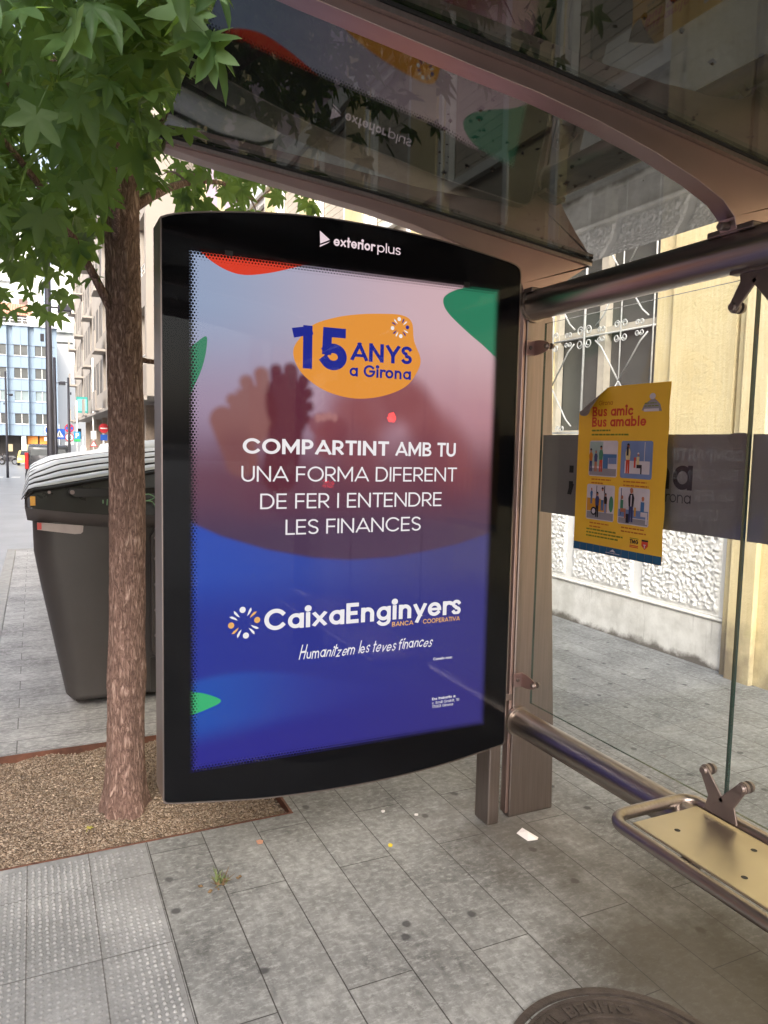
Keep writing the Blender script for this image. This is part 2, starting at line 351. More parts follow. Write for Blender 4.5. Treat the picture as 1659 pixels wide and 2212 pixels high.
# slab paving: rows along Y near the shelter, along X further on
def slab_mat(name, along_y=True, base=(.182, .186, .183), row=.205, blen=.93, shift=0.0, stain=True):
    mt, t, o = new_mat(name); n = N(t)
    p = n.pos(); sp = n('SeparateXYZ', {0: p})
    X, Y = sp.outputs[0], sp.outputs[1]
    if along_y: vec = n('CombineXYZ', {0: n.math('ADD', Y, .05+shift), 1: n.math('ADD', X, .25)}).outputs[0]
    else: vec = n('CombineXYZ', {0: n.math('ADD', X, .1), 1: Y}).outputs[0]
    br = n('TexBrick', {'Vector': vec, 'Color1': (.44, .44, .44, 1), 'Color2': (.60, .60, .60, 1), 'Mortar': (0, 0, 0, 1), 'Scale': 1.0,
                        'Mortar Size': .0022, 'Mortar Smooth': .3, 'Bias': 0.0, 'Brick Width': blen, 'Row Height': row}, offset=.38, squash=1.0)
    n1 = n.noise(p, 3.0, 6, .6); n2 = n.noise(p, 28, 5, .6)
    st = n('Mapping', {'Vector': p, 'Scale': (3, 22, 3) if not along_y else (14, 5, 6)}).outputs[0]; n3 = n.noise(st, 4, 6, .7)
    v = n.math('MULTIPLY_ADD', n1, .5, n.math('MULTIPLY', n2, .35)); v = n.math('ADD', v, n.math('MULTIPLY', n3, .35))
    cc = n.ramp(v, [(.44, tuple(x*.45 for x in base)), (.56, tuple(x*.85 for x in base)), (.64, tuple(x*1.10 for x in base)), (.78, tuple(min(1, x*1.8) for x in base))])
    tone = n('MixRGB', {0: .6, 1: cc, 2: br.outputs['Color']}, blend_type='OVERLAY').outputs[0]
    # pale mineral blotches and scratches
    n5 = n.noise(n('Mapping', {'Vector': p, 'Scale': (5, 9, 5)}).outputs[0], 6, 9, .78)
    tone = n.mix(n.ramp(n5, [(.50, 0), (.62, .62)]), tone, tuple(min(1, x*2.1) for x in base)+(1,))
    if stain:
        vo = n('TexVoronoi', {'Vector': p, 'Scale': 4.6, 'Randomness': 1.0}, feature='F1', voronoi_dimensions='2D')
        wob = n.math('MULTIPLY_ADD', n2, .10, vo.outputs['Distance'])
        spots = n.ramp(wob, [(.10, .85), (.14, 0)])
        cs = n('SeparateColor', {0: vo.outputs['Color']}).outputs[0]
        spots = n.math('MULTIPLY', spots, n.math('GREATER_THAN', cs, .62))
        tone = n.mix(spots, tone, (.045, .045, .047, 1))
        # spilled, ground-in dirt in front of and under the bench
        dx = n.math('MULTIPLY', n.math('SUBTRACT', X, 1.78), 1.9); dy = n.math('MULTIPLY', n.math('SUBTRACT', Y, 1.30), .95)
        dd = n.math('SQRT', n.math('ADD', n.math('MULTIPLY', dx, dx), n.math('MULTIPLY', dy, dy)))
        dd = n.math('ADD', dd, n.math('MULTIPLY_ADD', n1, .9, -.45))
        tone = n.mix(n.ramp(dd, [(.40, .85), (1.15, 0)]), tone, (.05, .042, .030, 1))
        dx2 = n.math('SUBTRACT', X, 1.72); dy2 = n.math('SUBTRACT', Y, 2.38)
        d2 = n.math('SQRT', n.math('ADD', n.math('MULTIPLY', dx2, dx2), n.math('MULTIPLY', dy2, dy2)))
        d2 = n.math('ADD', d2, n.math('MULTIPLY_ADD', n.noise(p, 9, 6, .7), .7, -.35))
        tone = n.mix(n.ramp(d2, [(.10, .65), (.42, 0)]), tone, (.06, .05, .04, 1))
    fin = n.mix(n.math('MULTIPLY', br.outputs['Fac'], .8), tone, (.035, .033, .03, 1))
    hgt = n.math('SUBTRACT', n.math('MULTIPLY', n2, .3), n.math('MULTIPLY', br.outputs['Fac'], 1.4))
    bn = n('Bump', {'Height': hgt, 'Strength': .5, 'Distance': .006})
    b = n('BsdfPrincipled', {'Base Color': fin, 'Roughness': n.math('MULTIPLY_ADD', n3, .3, .42), 'Normal': bn.outputs[0], 'Specular IOR Level': .45})
    t.links.new(b.outputs[0], o.inputs[0]); return mt
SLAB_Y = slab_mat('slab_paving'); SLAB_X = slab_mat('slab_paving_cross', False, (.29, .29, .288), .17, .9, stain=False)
SLAB_P = slab_mat('wall_side_paving', True, (.235, .245, .243), .41, .62, .2, stain=False)
ASPH = pbr('road_asphalt', (.24, .245, .26), .34, 0, .22, 1.2, .25, 160)
KERB = pbr('kerb_granite', (.30, .30, .29), .6, 0, .2, 14, .2, 60)
EARTH = pbr('base_earth', (.10, .09, .08), .9)
mb = MB()
for a, b in zip([-400]+YS+[], YS+[700]):
    mb.quad((-500, a, gz(a)-.45), (500, a, gz(a)-.45), (500, b, gz(b)-.45), (-500, b, gz(b)-.45))
struct(mb.build('ground', EARTH, recalc=False))
BX0, BX1, BY0, BY1 = -.33, .95, 2.835, 3.885        # tree pit
# bits of pavement laid around the tree pit
mb = MB()
def gq(x0, x1, y0, y1, z=0.0): mb.quad((x0, y0, z), (x1, y0, z), (x1, y1, z), (x0, y1, z))
gq(.36, 1.90, -3, BY0); gq(BX1, 1.90, BY0, BY1); gq(BX1, 1.90, BY1, 4.6)
gq(-.25, .36, -3, .4)
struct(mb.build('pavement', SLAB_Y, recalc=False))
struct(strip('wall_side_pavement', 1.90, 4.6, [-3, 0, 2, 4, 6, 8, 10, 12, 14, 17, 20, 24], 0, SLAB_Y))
mb = MB(); ys = [4.6, 6, 8, 10, 12]
gq(-.25, BX1, BY1, 4.6)
for a, b in zip(ys[:-1], ys[1:]): mb.quad((-.25, a, gz(a)), (1.90, a, gz(a)), (1.90, b, gz(b)), (-.25, b, gz(b)))
struct(mb.build('bin_side_pavement', SLAB_X, recalc=False))
mb = MB(); ys = [12, 14, 17, 20, 24]
for a, b in zip(ys[:-1], ys[1:]): mb.quad((1.75, a, gz(a)), (1.9, a, gz(a)), (1.9, b, gz(b)), (1.75, b, gz(b)))
mb.quad((3.4-1.6, 24, gz(24)), (4.6, 24, gz(24)), (4.6, 24.4, gz(24.4)), (1.8, 24.4, gz(24.4)))
ys = [26, 28, 33, 40, 50, 60, 80, 120]
for a, b in zip(ys[:-1], ys[1:]): mb.quad((1.9, a, gz(a)), (6, a, gz(a)), (6, b, gz(b)), (1.9, b, gz(b)))
struct(mb.build('far_pavement', SLAB_X, recalc=False))
mb = MB()
for a, b in zip(YS[:-1], YS[1:]):
    if b <= 12 and a >= -3.2: x1 = -.37
    else: x1 = 60
    mb.quad((-60, a, gz(a)-.13), (x1, a, gz(a)-.13), (x1, b, gz(b)-.13), (-60, b, gz(b)-.13))
struct(mb.build('road', ASPH, recalc=False))
mb = MB(); ys = [-3, 0, 2, 4, 6, 8, 10, 12]
def kseg(a, b): 
    vs = [(x, y, gz(y)+z) for y in (a, b) for x in (-.37, -.25) for z in (-.3, .004)]
    mb.add(vs, [(0, 1, 3, 2), (4, 6, 7, 5), (1, 5, 7, 3), (0, 4, 5, 1), (2, 3, 7, 6)])
y = -3.0
while y < 11.9:
    kseg(y+.004, min(y+.996, 12)); y += 1.0
mb.box(-.37, 1.9, 12.0, 12.12, -.4, gz(12)+.004); mb.box(1.62, 1.75, 12.12, 24, -.8, gz(18)+.06)
mb.box(-.37, 4.6, -3.12, -3.0, -.3, .004)
struct(mb.build('kerb', KERB, bevel=.012))
# painted lines on the road
LINE = pbr('road_line_paint', (.62, .62, .60), .6, 0, .2, 8)
mb = MB()
for a in (14, 17, 20, 24, 28): mb.quad((-3.3, a, gz(a)-.126), (-3.18, a, gz(a)-.126), (-3.18, a+1.8, gz(a+1.8)-.126), (-3.3, a+1.8, gz(a+1.8)-.126))
for k in range(6): mb.quad((-6+.95*k, 50, gz(50)-.126), (-5.5+.95*k, 50, gz(50)-.126), (-5.5+.95*k, 53, gz(53)-.126), (-6+.95*k, 53, gz(53)-.126))
struct(mb.build('road_marking', LINE, recalc=False))
# tactile slabs with real studs
mt, t, o = new_mat('tactile_concrete'); n = N(t); p = n.pos(); sp = n('SeparateXYZ', {0: p})
vec = n('CombineXYZ', {0: n.math('ADD', sp.outputs[1], .185), 1: n.math('ADD', sp.outputs[0], .25)}).outputs[0]
br = n('TexBrick', {'Vector': vec, 'Scale': 1.0, 'Mortar Size': .0022, 'Mortar Smooth': .3, 'Brick Width': .40, 'Row Height': .2033}, offset=0.0)
n1 = n.noise(p, 2.4, 6, .65); n2 = n.noise(p, 45, 5, .6)
v = n.math('ADD', n.math('MULTIPLY', n1, .7), n.math('MULTIPLY', n2, .3))
cc = n.ramp(v, [(.36, (.16, .164, .166)), (.5, (.245, .25, .254)), (.66, (.37, .376, .38))])
zt = n.math('MULTIPLY', sp.outputs[2], 190.0, clamp=True)       # stud shading painted by height: darker between, paler on the tops
cc = n.mix(n.math('MULTIPLY', n.math('SUBTRACT', 1.0, zt), .16), cc, (.10, .098, .095, 1)); cc = n.mix(n.math('MULTIPLY', zt, .22), cc, (.46, .465, .465, 1))
cc = n.mix(n.math('MULTIPLY', br.outputs['Fac'], .8), cc, (.05, .045, .04, 1))
bn = n('Bump', {'Height': n2, 'Strength': .35, 'Distance': .005})
b = n('BsdfPrincipled', {'Base Color': cc, 'Roughness': .6, 'Normal': bn.outputs[0]}); t.links.new(b.outputs[0], o.inputs[0])
mb = MB(); mb.quad((-.25, .4, 0), (.36, .4, 0), (.36, BY0, 0), (-.25, BY0, 0))
sx = .0203
for i in range(30):
    for j in range(int((BY0-.42)/sx)):
        x = -.24+.0101+i*sx+(.0015*math.sin(j*1.7)); y = .42+j*sx
        if x > .352: continue
        wear = .55+.45*math.sin(x*9+1)*math.sin(y*5.3+.4)
        h = .0068*max(.25, wear)*random.uniform(.5, 1.1)
        a = .0068; k = 7
        vs = [(x+a*math.cos(2*math.pi*q/k), y+a*math.sin(2*math.pi*q/k), .0002) for q in range(k)]
        vs += [(x+a*.55*math.cos(2*math.pi*q/k), y+a*.55*math.sin(2*math.pi*q/k), h) for q in range(k)]
        mb.add(vs, [(q, (q+1) % k, k+(q+1) % k, k+q) for q in range(k)]+[tuple(range(k, 2*k))])
struct(mb.build('tactile_paving', mt, recalc=False, smooth=True))
# gravel of the tree pit
mt, t, o = new_mat('gravel_mix'); n = N(t); p = n.pos()
vo = n('TexVoronoi', {'Vector': p, 'Scale': 135, 'Randomness': 1.0}); n1 = n.noise(p, 6, 5, .6)
cc = n.ramp(n('SeparateColor', {0: vo.outputs['Color']}).outputs[0], [(0, (.085, .055, .038)), (.45, (.235, .165, .112)), (.8, (.40, .30, .21)), (1, (.58, .49, .39))])
cc = n.mix(n.math('MULTIPLY', n1, .55), cc, (.19, .135, .092, 1))
bn = n('Bump', {'Height': n.math('SUBTRACT', 1.0, vo.outputs['Distance']), 'Strength': 1.0, 'Distance': .012})
b = n('BsdfPrincipled', {'Base Color': cc, 'Roughness': .85, 'Normal': bn.outputs[0]}); t.links.new(b.outputs[0], o.inputs[0])
mb = MB(); NX, NY = 90, 76
H = [[-.022+.008*math.sin(i*.31+j*.17)+random.uniform(-.004, .004)+.02*math.exp(-(((BX0+(BX1-BX0)*i/NX)-.32)**2+((BY0+(BY1-BY0)*j/NY)-3.15)**2)/.02) for j in range(NY+1)] for i in range(NX+1)]
mb.add([(BX0+(BX1-BX0)*i/NX, BY0+(BY1-BY0)*j/NY, H[i][j]) for i in range(NX+1) for j in range(NY+1)],
       [(i*(NY+1)+j, (i+1)*(NY+1)+j, (i+1)*(NY+1)+j+1, i*(NY+1)+j+1) for i in range(NX) for j in range(NY)])
OCT = [(1, 0, 0), (-1, 0, 0), (0, 1, 0), (0, -1, 0), (0, 0, 1), (0, 0, -1)]
OF = [(0, 2, 4), (2, 1, 4), (1, 3, 4), (3, 0, 4), (2, 0, 5), (1, 2, 5), (3, 1, 5), (0, 3, 5)]
PEB = pbr('pebble', (.32, .25, .19), .75, 0, .75, 60)
def pebble(mb, x, y, z, s, mat):
    a = random.uniform(0, 6.3); ca, sa = math.cos(a), math.sin(a); sx, sy, sz = s*random.uniform(.7, 1.4), s*random.uniform(.6, 1), s*random.uniform(.45, .8)
    mb.add([(x+ca*sx*p[0]-sa*sy*p[1], y+sa*sx*p[0]+ca*sy*p[1], z+sz*p[2]) for p in OCT], OF, mat)
for k in range(7000):
    x = random.uniform(BX0+.01, BX1-.01); y = random.uniform(BY0+.01, BY1-.01)
    z = H[int((x-BX0)/(BX1-BX0)*NX)][int((y-BY0)/(BY1-BY0)*NY)]
    pebble(mb, x, y, z+.002, random.choice((.002, .0025, .003, .004, .005, .007)), 1)
g = mb.build('gravel', [mt, PEB], recalc=False); g['kind'] = 'stuff'; g['label'] = 'brown gravel filling the tree pit beside the pavement'; g['category'] = 'gravel'
RUST = pbr('rusty_edging', (.13, .055, .035), .75, .2, .4, 12, .2, 60)
mb = MB(); e = .012
mb.box(BX0, BX1, BY1-e, BY1-.001, -.1, .006); mb.box(BX0, BX1, BY0+.001, BY0+e*.6, -.1, .003); mb.box(BX1-e, BX1-.001, BY0+e, BY1-e, -.1, .004)
o = mb.build('edging_strip', RUST); tag(o, 'rusty brown steel edging strip around the gravel tree pit', 'edging')

# ------------------------------------------------------------------ school building on the right
WX = 4.356
YEL = (.66, .49, .20)
mt, t, o = new_mat('yellow_render'); n = N(t); p = n.pos()
n1 = n.noise(p, 1.6, 6, .6); n2 = n.noise(n('Mapping', {'Vector': p, 'Scale': (1, 14, 1)}).outputs[0], 3, 6, .6); n3 = n.noise(p, 38, 6, .7)
v = n.math('ADD', n.math('MULTIPLY', n1, .6), n.math('MULTIPLY', n2, .4))
cc = n.ramp(v, [(.32, (.58, .475, .255)), (.5, (.67, .565, .325)), (.68, (.74, .655, .42))])
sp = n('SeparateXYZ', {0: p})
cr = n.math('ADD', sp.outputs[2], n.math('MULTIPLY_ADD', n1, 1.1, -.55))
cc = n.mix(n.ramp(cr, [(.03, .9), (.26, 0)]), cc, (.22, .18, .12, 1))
bn = n('Bump', {'Height': n3, 'Strength': .55, 'Distance': .012})
b = n('BsdfPrincipled', {'Base Color': cc, 'Roughness': .85, 'Normal': bn.outputs[0]}); t.links.new(b.outputs[0], o.inputs[0])
YELLOW = mt
mt, t, o = new_mat('rough_white_stucco'); n = N(t); p = n.pos()
vo = n('TexVoronoi', {'Vector': n('Mapping', {'Vector': p, 'Scale': (1, 1, 1)}).outputs[0], 'Scale': 34}, feature='SMOOTH_F1'); vo.inputs['Smoothness'].default_value = .4
n3 = n.noise(p, 22, 6, .7)
cc = n.ramp(n3, [(.3, (.62, .62, .60)), (.6, (.84, .84, .82))])
bn = n('Bump', {'Height': n.math('SUBTRACT', n.math('MULTIPLY', n3, 1.6), n.math('MULTIPLY', vo.outputs['Distance'], .5)), 'Strength': .35, 'Distance': .02})
b = n('BsdfPrincipled', {'Base Color': cc, 'Roughness': .9, 'Normal': bn.outputs[0]}); t.links.new(b.outputs[0], o.inputs[0])
STUCCO = mt
mt, t, o = new_mat('dirty_white_plinth'); n = N(t); p = n.pos(); sp = n('SeparateXYZ', {0: p})
n1 = n.noise(p, 5, 7, .65); n2 = n.noise(n('Mapping', {'Vector': p, 'Scale': (1, 30, 1.2)}).outputs[0], 2, 6, .65)
cc = n.ramp(n1, [(.35, (.55, .54, .50)), (.6, (.74, .73, .69))])
cc = n.mix(n.ramp(n2, [(.60, 0), (.75, .5)]), cc, (.16, .15, .13, 1))
cr = n.math('ADD', sp.outputs[2], n.math('MULTIPLY_ADD', n1, .18, -.09))
cc = n.mix(n.ramp(cr, [(.01, .9), (.06, 0)]), cc, (.10, .085, .065, 1))
b = n('BsdfPrincipled', {'Base Color': cc, 'Roughness': .8, 'Normal': n('Bump', {'Height': n1, 'Strength': .3, 'Distance': .01}).outputs[0]}); t.links.new(b.outputs[0], o.inputs[0])
PLINTH = mt
LILAC = pbr('lilac_render', (.52, .42, .50), .85, 0, .06, 3, .1, 40)
SHUT = pbr('beige_shutter', (.50, .45, .37), .7, 0, .06, 6)
GRILLE = pbr('white_wrought_iron', (.46, .47, .46), .5, 0, .15, 20)
MULL = pbr('stone_mullion', (.50, .46, .38), .8, 0, .12, 10)
mt, t, o = new_mat('wire_mesh_glass'); n = N(t); p = n.pos(); sp = n('SeparateXYZ', {0: p})
a_ = n.math('ADD', n.math('MULTIPLY', sp.outputs[1], 62.0), n.math('MULTIPLY', sp.outputs[2], 62.0)); b_ = n.math('SUBTRACT', n.math('MULTIPLY', sp.outputs[1], 62.0), n.math('MULTIPLY', sp.outputs[2], 62.0))
wa = n.math('LESS_THAN', n.math('FRACT', a_), .22); wb = n.math('LESS_THAN', n.math('FRACT', b_), .22)
wm = n.math('MAXIMUM', wa, wb)
n1 = n.noise(p, 2.2, 5, .6)
up = n.ramp(n.math('ADD', sp.outputs[2], n.math('MULTIPLY_ADD', n1, .3, -.15)), [(.0, (.17, .175, .16)), (1, (.17, .175, .16))])
gc = n.ramp(n1, [(.3, (.022, .026, .024)), (.55, (.062, .066, .060)), (.75, (.12, .12, .105))])
cc = n.mix(wm, gc, (.15, .15, .135, 1))
b = n('BsdfPrincipled', {'Base Color': cc, 'Roughness': .35}); t.links.new(b.outputs[0], o.inputs[0])
WIRE = mt
S = thing('school_building', 'long yellow building with white rough stucco base and grilled windows behind the shelter', 'building', (WX, 4, 0))
BAYS = [4.403+2.15*k for k in range(8)]; WW = 1.29
YE = 22.0; Y0s = -2.4
mb = MB()
# body and piers, butted end to end
edges = [Y0s]+[q for a in BAYS for q in (a, a+WW)]+[YE]
mb.box(WX, WX+8, Y0s, YE, -1.4, 1.60)
for i in range(0, len(edges), 2): mb.box(WX, WX+8, edges[i], edges[i+1], 1.60, 3.75)
for i in range(0, len(edges), 2): mb.box(WX, WX+8, edges[i], edges[i+1], 3.75, 4.45)
for i in range(0, len(edges), 2): mb.box(WX, WX+8, edges[i], edges[i+1], 4.45, 6.55)
mb.box(WX, WX+8, Y0s, YE, 6.55, 13.5)
for a in BAYS: mb.box(WX+.5, WX+8, a, a+WW, 1.60, 6.55)
# raised piers and mouldings
for i in range(2, len(edges), 2):
    a, b = edges[i], edges[i+1]
    mb.box(WX-.05, WX, a+.10, b-.10, 1.60, 3.75); mb.box(WX-.05, WX, a+.10, b-.10, 4.45, 6.5); mb.box(WX-.05, WX, a+.10, b-.10, 6.9, 12.5)
mb.box(WX-.05, WX, 3.62, 4.20, 1.60, 6.5); mb.box(WX-.075, WX, Y0s, 3.575, -.02, 12.5); mb.box(WX-.12, WX-.075, 3.30, 3.50, -.02, 12.5)
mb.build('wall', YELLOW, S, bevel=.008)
mb = MB(); mb.box(WX-.035, WX, 3.575, YE, -1.4, .352); mb.box(WX-.05, WX-.001, 3.575, YE, .352, .372); mb.build('plinth', PLINTH, S, bevel=.008)
# stucco blocks: real relief
mb = MB(); y = 3.66
while y < YE-.9:
    wv = .75
    ny, nz = (90, 140) if y < 6 else (10, 14)
    zz0, zz1 = .39, 1.56
    vs = []; 
    for i in range(ny+1):
        for j in range(nz+1):
            yy = y+wv*i/ny; zz = zz0+(zz1-zz0)*j/nz
            edge = min(i, ny-i, j, nz-j) > 0
            dx = (.004+.021*max(0.0, .5+.9*turb(Vector((yy*44, zz*44, 3.1)), 3, False)))*min(1, min(i, ny-i, j, nz-j)/3) if edge else 0.0
            vs.append((WX-.004-dx, yy, zz))
    mb.add(vs, [(i*(nz+1)+j, (i+1)*(nz+1)+j, (i+1)*(nz+1)+j+1, i*(nz+1)+j+1) for i in range(ny) for j in range(nz)])
    y += wv+.088 if y < 5 else wv+.11
mb.build('stucco_block', STUCCO, S, recalc=False, smooth=True)
mb = MB(); y = 3.575
mb.box(WX-.0035, WX-.0005, 3.577, YE, .373, 1.598); mb.build('base_panel', WHITE, S)
mb = MB(); mb.box(WX-.09, WX, Y0s, YE, 6.56, 6.86); mb.build('string_course', WHITE, S, bevel=.01)
mb = MB(); mb.box(WX-.35, WX+8.2, Y0s-.2, YE+.2, 13.5, 13.9); mb.build('cornice', WHITE, S)
for a in BAYS[1:]:
    mb = MB(); mb.box(WX-.02, WX-.001, a-.08, a+WW+.08, 6.95, 9.2); mb.build('wall_panel', LILAC, S)
def scroll(mb, cy, cz, s, sg, x, fz=1, rr=.008):
    """one C-scroll of the grille, radius s"""
    pts = []
    for k in range(26):
        a = k/25*math.pi*2.6; q = s*(1-.62*k/25); pts.append((x, cy+sg*(s-q*math.cos(a)), cz+fz*q*math.sin(a)))
    mb.tube(pts, rr, 6)
for bi, a in enumerate(BAYS):
    wn = MB(); b = a+WW
    wn.box(WX+.05, WX+.11, a, a+.05, 1.63, 3.75); wn.box(WX+.05, WX+.11, b-.05, b, 1.63, 3.75)
    wn.box(WX+.05, WX+.11, a+.05, b-.05, 3.69, 3.75); wn.box(WX+.05, WX+.11, a+.05, b-.05, 1.63, 1.70)
    wn.box(WX+.05, WX+.12, a+WW*.48, a+WW*.48+.08, 1.70, 3.69); wn.box(WX+.06, WX+.10, a+.05, b-.05, 2.52, 2.57)
    wo = wn.build('window', MULL, S)
    sm = MB(); sm.box(WX-.06, WX+.11, a-.05, b+.05, 1.602, 1.63); sm.build('sill', WHITE, wo)
    pn = MB(); pn.quad((WX+.12, a, 1.65), (WX+.12, b, 1.65), (WX+.12, b, 3.72), (WX+.12, a, 3.72)); pn.build('pane', WIRE, wo)
    if bi < 3:
        gr = MB(); x = WX-.012; q = WW/3
        ys = [a+.02, a+.435, a+.87, b-.02]
        mids = [a+.37, a+1.235]; half = .435
        for yy, rr in ((a+.015, .007), (a+.37, .006), (a+.815, .011), (a+1.245, .008)):
            gr.tube([(x, yy, 1.66), (x, yy, 3.7)], rr, 6)
        for zz in (1.675, 2.50, 3.33): gr.tube([(x+.012, a, zz), (x+.012, b, zz)], .008, 6)
        for zb in (1.675, 2.52):
            for c in (a+.37, a+1.245):
                for sgn in (-1, 1):
                    p0 = (x, c, zb+.42); 
                    for fz in (-1, 1):
                        yy = c+sgn*.30
                        if yy > b+.01 or yy < a-.05: yy = min(max(yy, a), b); 
                        gr.tube([p0, (x, c+(yy-c)*.75, zb+.42+fz*.30), (x, yy, zb+.42+fz*.36)], .007, 6)
        for zc in (2.50, 3.33):
            for c in (a+.37, a+.815, a+1.245):
                for sg in (-1, 1):
                    for fz in (-1, 1): scroll(gr, c+sg*.012, zc+fz*.055, .042 if c == a+.815 else .032, sg, x, fz, .0055)
            for c in (a+.16, a+.60, a+1.03):
                for sg in (-1, 1):
                    for fz in (-1, 1): scroll(gr, c, zc+fz*.04, .024, sg, x, fz, .0045)
        for c in (a+.37, a+1.10):
            for sg in (-1, 1): scroll(gr, c, 1.71, .03, sg, x, 1, .005)
        gr.build('grille', GRILLE, wo, smooth=True)
    sp_ = MB(); sp_.box(WX+.10, WX+.14, a, b, 3.755, 4.445); sp_.build('spandrel', SHUT, S)
    st_ = MB(); st_.box(WX-.03, WX-.001, b, b+.075, 1.6, 6.55)
    if bi: st_.box(WX-.03, WX-.001, a-.075, a, 1.6, 6.55)
    st_.build('pilaster_strip', WHITE, S)
    # first-floor window, shutter down
    w2 = MB(); w2.box(WX+.02, WX+.10, a, a+.10, 4.45, 6.55); w2.box(WX+.02, WX+.10, b-.10, b, 4.45, 6.55); w2.box(WX+.02, WX+.10, a+.10, b-.10, 6.42, 6.55); w2.box(WX+.02, WX+.10, a+.10, b-.10, 4.45, 4.55)
    wo = w2.build('shuttered_window', WHITE, S)
    s2 = MB()
    for k in range(17): s2.box(WX+.11, WX+.13, a+.1, b-.1, 4.55+k*.11, 4.55+k*.11+.102)
    s2.build('shutter', SHUT, wo)

# ------------------------------------------------------------------ advertising panel
PY = 2.42
TOP = [(.367, 2.205), (.41, 2.222), (.515, 2.243), (.7, 2.267), (.857, 2.279), (1.023, 2.281), (1.199, 2.276), (1.386, 2.261), (1.586, 2.234), (1.640, 2.226), (1.672, 2.217), (1.688, 2.202), (1.692, 2.18)]
BOT = [(1.695, .355), (1.687, .343), (1.66, .338), (1.453, .310), (1.253, .294), (1.064, .289), (.885, .293), (.715, .303), (.555, .322), (.40, .344), (.372, .352), (.367, .362)]
OUT = spline(TOP, n=3)+spline(BOT, n=3)
AX0, AX1, AZ0, AZ1 = .441, 1.610, .424, 2.134
P = thing('advertising_panel', 'tall backlit poster case with black frame, lilac and blue bank advert, at the shelter end', 'advertising panel', (1.0, 2.48, 0))
mb = MB(); mb.prism(OUT, 'y', 2.432, 2.545); mb.build('cabinet', BLACKPAINT, P)
mb = MB()          # metal trim wrapped round the rim
L = len(OUT)
cx, cz = 1.03, 1.28
outo = [(p[0]+(.004 if p[0] > cx else -.004), p[1]+(.004 if p[1] > cz else -.004)) for p in OUT]
for i in range(L):
    j = (i+1) % L
    for (A_, B_) in ((outo[i], outo[j]),):
        mb.quad((A_[0], 2.413, A_[1]), (B_[0], 2.413, B_[1]), (B_[0], 2.555, B_[1]), (A_[0], 2.555, A_[1]))
    mb.quad((OUT[i][0], 2.413, OUT[i][1]), (OUT[j][0], 2.413, OUT[j][1]), (outo[j][0], 2.413, outo[j][1]), (outo[i][0], 2.413, outo[i][1]))
mb.build('edge_trim', STEEL, P)
mb = MB(); mb.box(1.640, 1.694, 2.43, 2.53, 0, .36); mb.build('foot', STEEL, P, bevel=.006)
mb = MB(); mb.box(1.698, 1.772, 2.455, 2.50, 2.085, 2.13); mb.build('upper_bracket', DARKSTEEL, P, bevel=.004)
mb = MB(); mb.box(1.699, 1.757, 2.455, 2.50, .50, .53); mb.build('lower_bracket', DARKSTEEL, P, bevel=.004)
# poster print: image field as a fine grid of printed colour
GW, GH = 190, 280
gx = np.linspace(AX0, AX1, GW); gzv = np.linspace(AZ0, AZ1, GH)
XX, ZZ = np.meshgrid(gx, gzv)
def sm(a, b, x): t_ = np.clip((x-a)/(b-a), 0, 1); return t_*t_*(3-2*t_)
def lerp(c1, c2, t_): return c1[None, None, :]*(1-t_[..., None])+c2[None, None, :]*t_[..., None]
c = lambda *v: np.array(lin(tuple(x/255 for x in v)))
uu = (XX-AX0)/(AX1-AX0)
top_ = lerp(c(148, 162, 190), c(206, 174, 180), sm(0, .8, uu)); mid_ = lerp(c(156, 136, 160), c(184, 136, 144), sm(0, 1, uu)); low_ = lerp(c(102, 64, 82), c(116, 72, 80), uu); lw2 = lerp(c(74, 54, 82), c(88, 68, 88), uu)
img = top_
def over(base, col, a): return base*(1-a[..., None])+col*a[..., None]
img = over(img, mid_, sm(1.98, 1.62, ZZ)); img = over(img, low_, sm(1.66, 1.40, ZZ)); img = over(img, lw2, sm(1.42, 1.2, ZZ))
def ell(x, z, a, b, rot=0.0, soft=.35):
    dx, dz = XX-x, ZZ-z; cr, sr = math.cos(rot), math.sin(rot)
    d = np.sqrt(((dx*cr+dz*sr)/a)**2+((-dx*sr+dz*cr)/b)**2); return 1-sm(1-soft, 1+soft, d)
def capsule(x0, z0, x1, z1, r_, soft=.012):
    ax, az = x1-x0, z1-z0; tt = np.clip(((XX-x0)*ax+(ZZ-z0)*az)/(ax*ax+az*az), 0, 1)
    d = np.sqrt((XX-x0-tt*ax)**2+(ZZ-z0-tt*az)**2); return 1-sm(r_-soft, r_+soft, d)
tan1, tan2, tan3 = c(134, 86, 80), c(92, 38, 50), c(148, 98, 98)
# far blurred pair of hands on the right
for (x, z, a, b_, rt) in ((1.10, 1.66, .13, .085, .3), (1.20, 1.70, .10, .08, -.2), (1.28, 1.64, .07, .12, .5), (1.02, 1.58, .10, .16, .2), (1.38, 1.52, .10, .16, .6)):
    img = over(img, c(138, 78, 82), .8*ell(x, z, a, b_, rt, .5))
# fist on the left, seen from the side: wrist and finger row
m1 = np.maximum.reduce([ell(.655, 1.62, .085, .105, -.25, .18), capsule(.60, 1.56, .62, 1.47, .055), capsule(.59, 1.665, .61, 1.64, .022), capsule(.635, 1.725, .66, 1.66, .024), capsule(.685, 1.752, .70, 1.66, .026), capsule(.56, 1.60, .60, 1.50, .045)])
img = over(img, tan1, m1*.9)
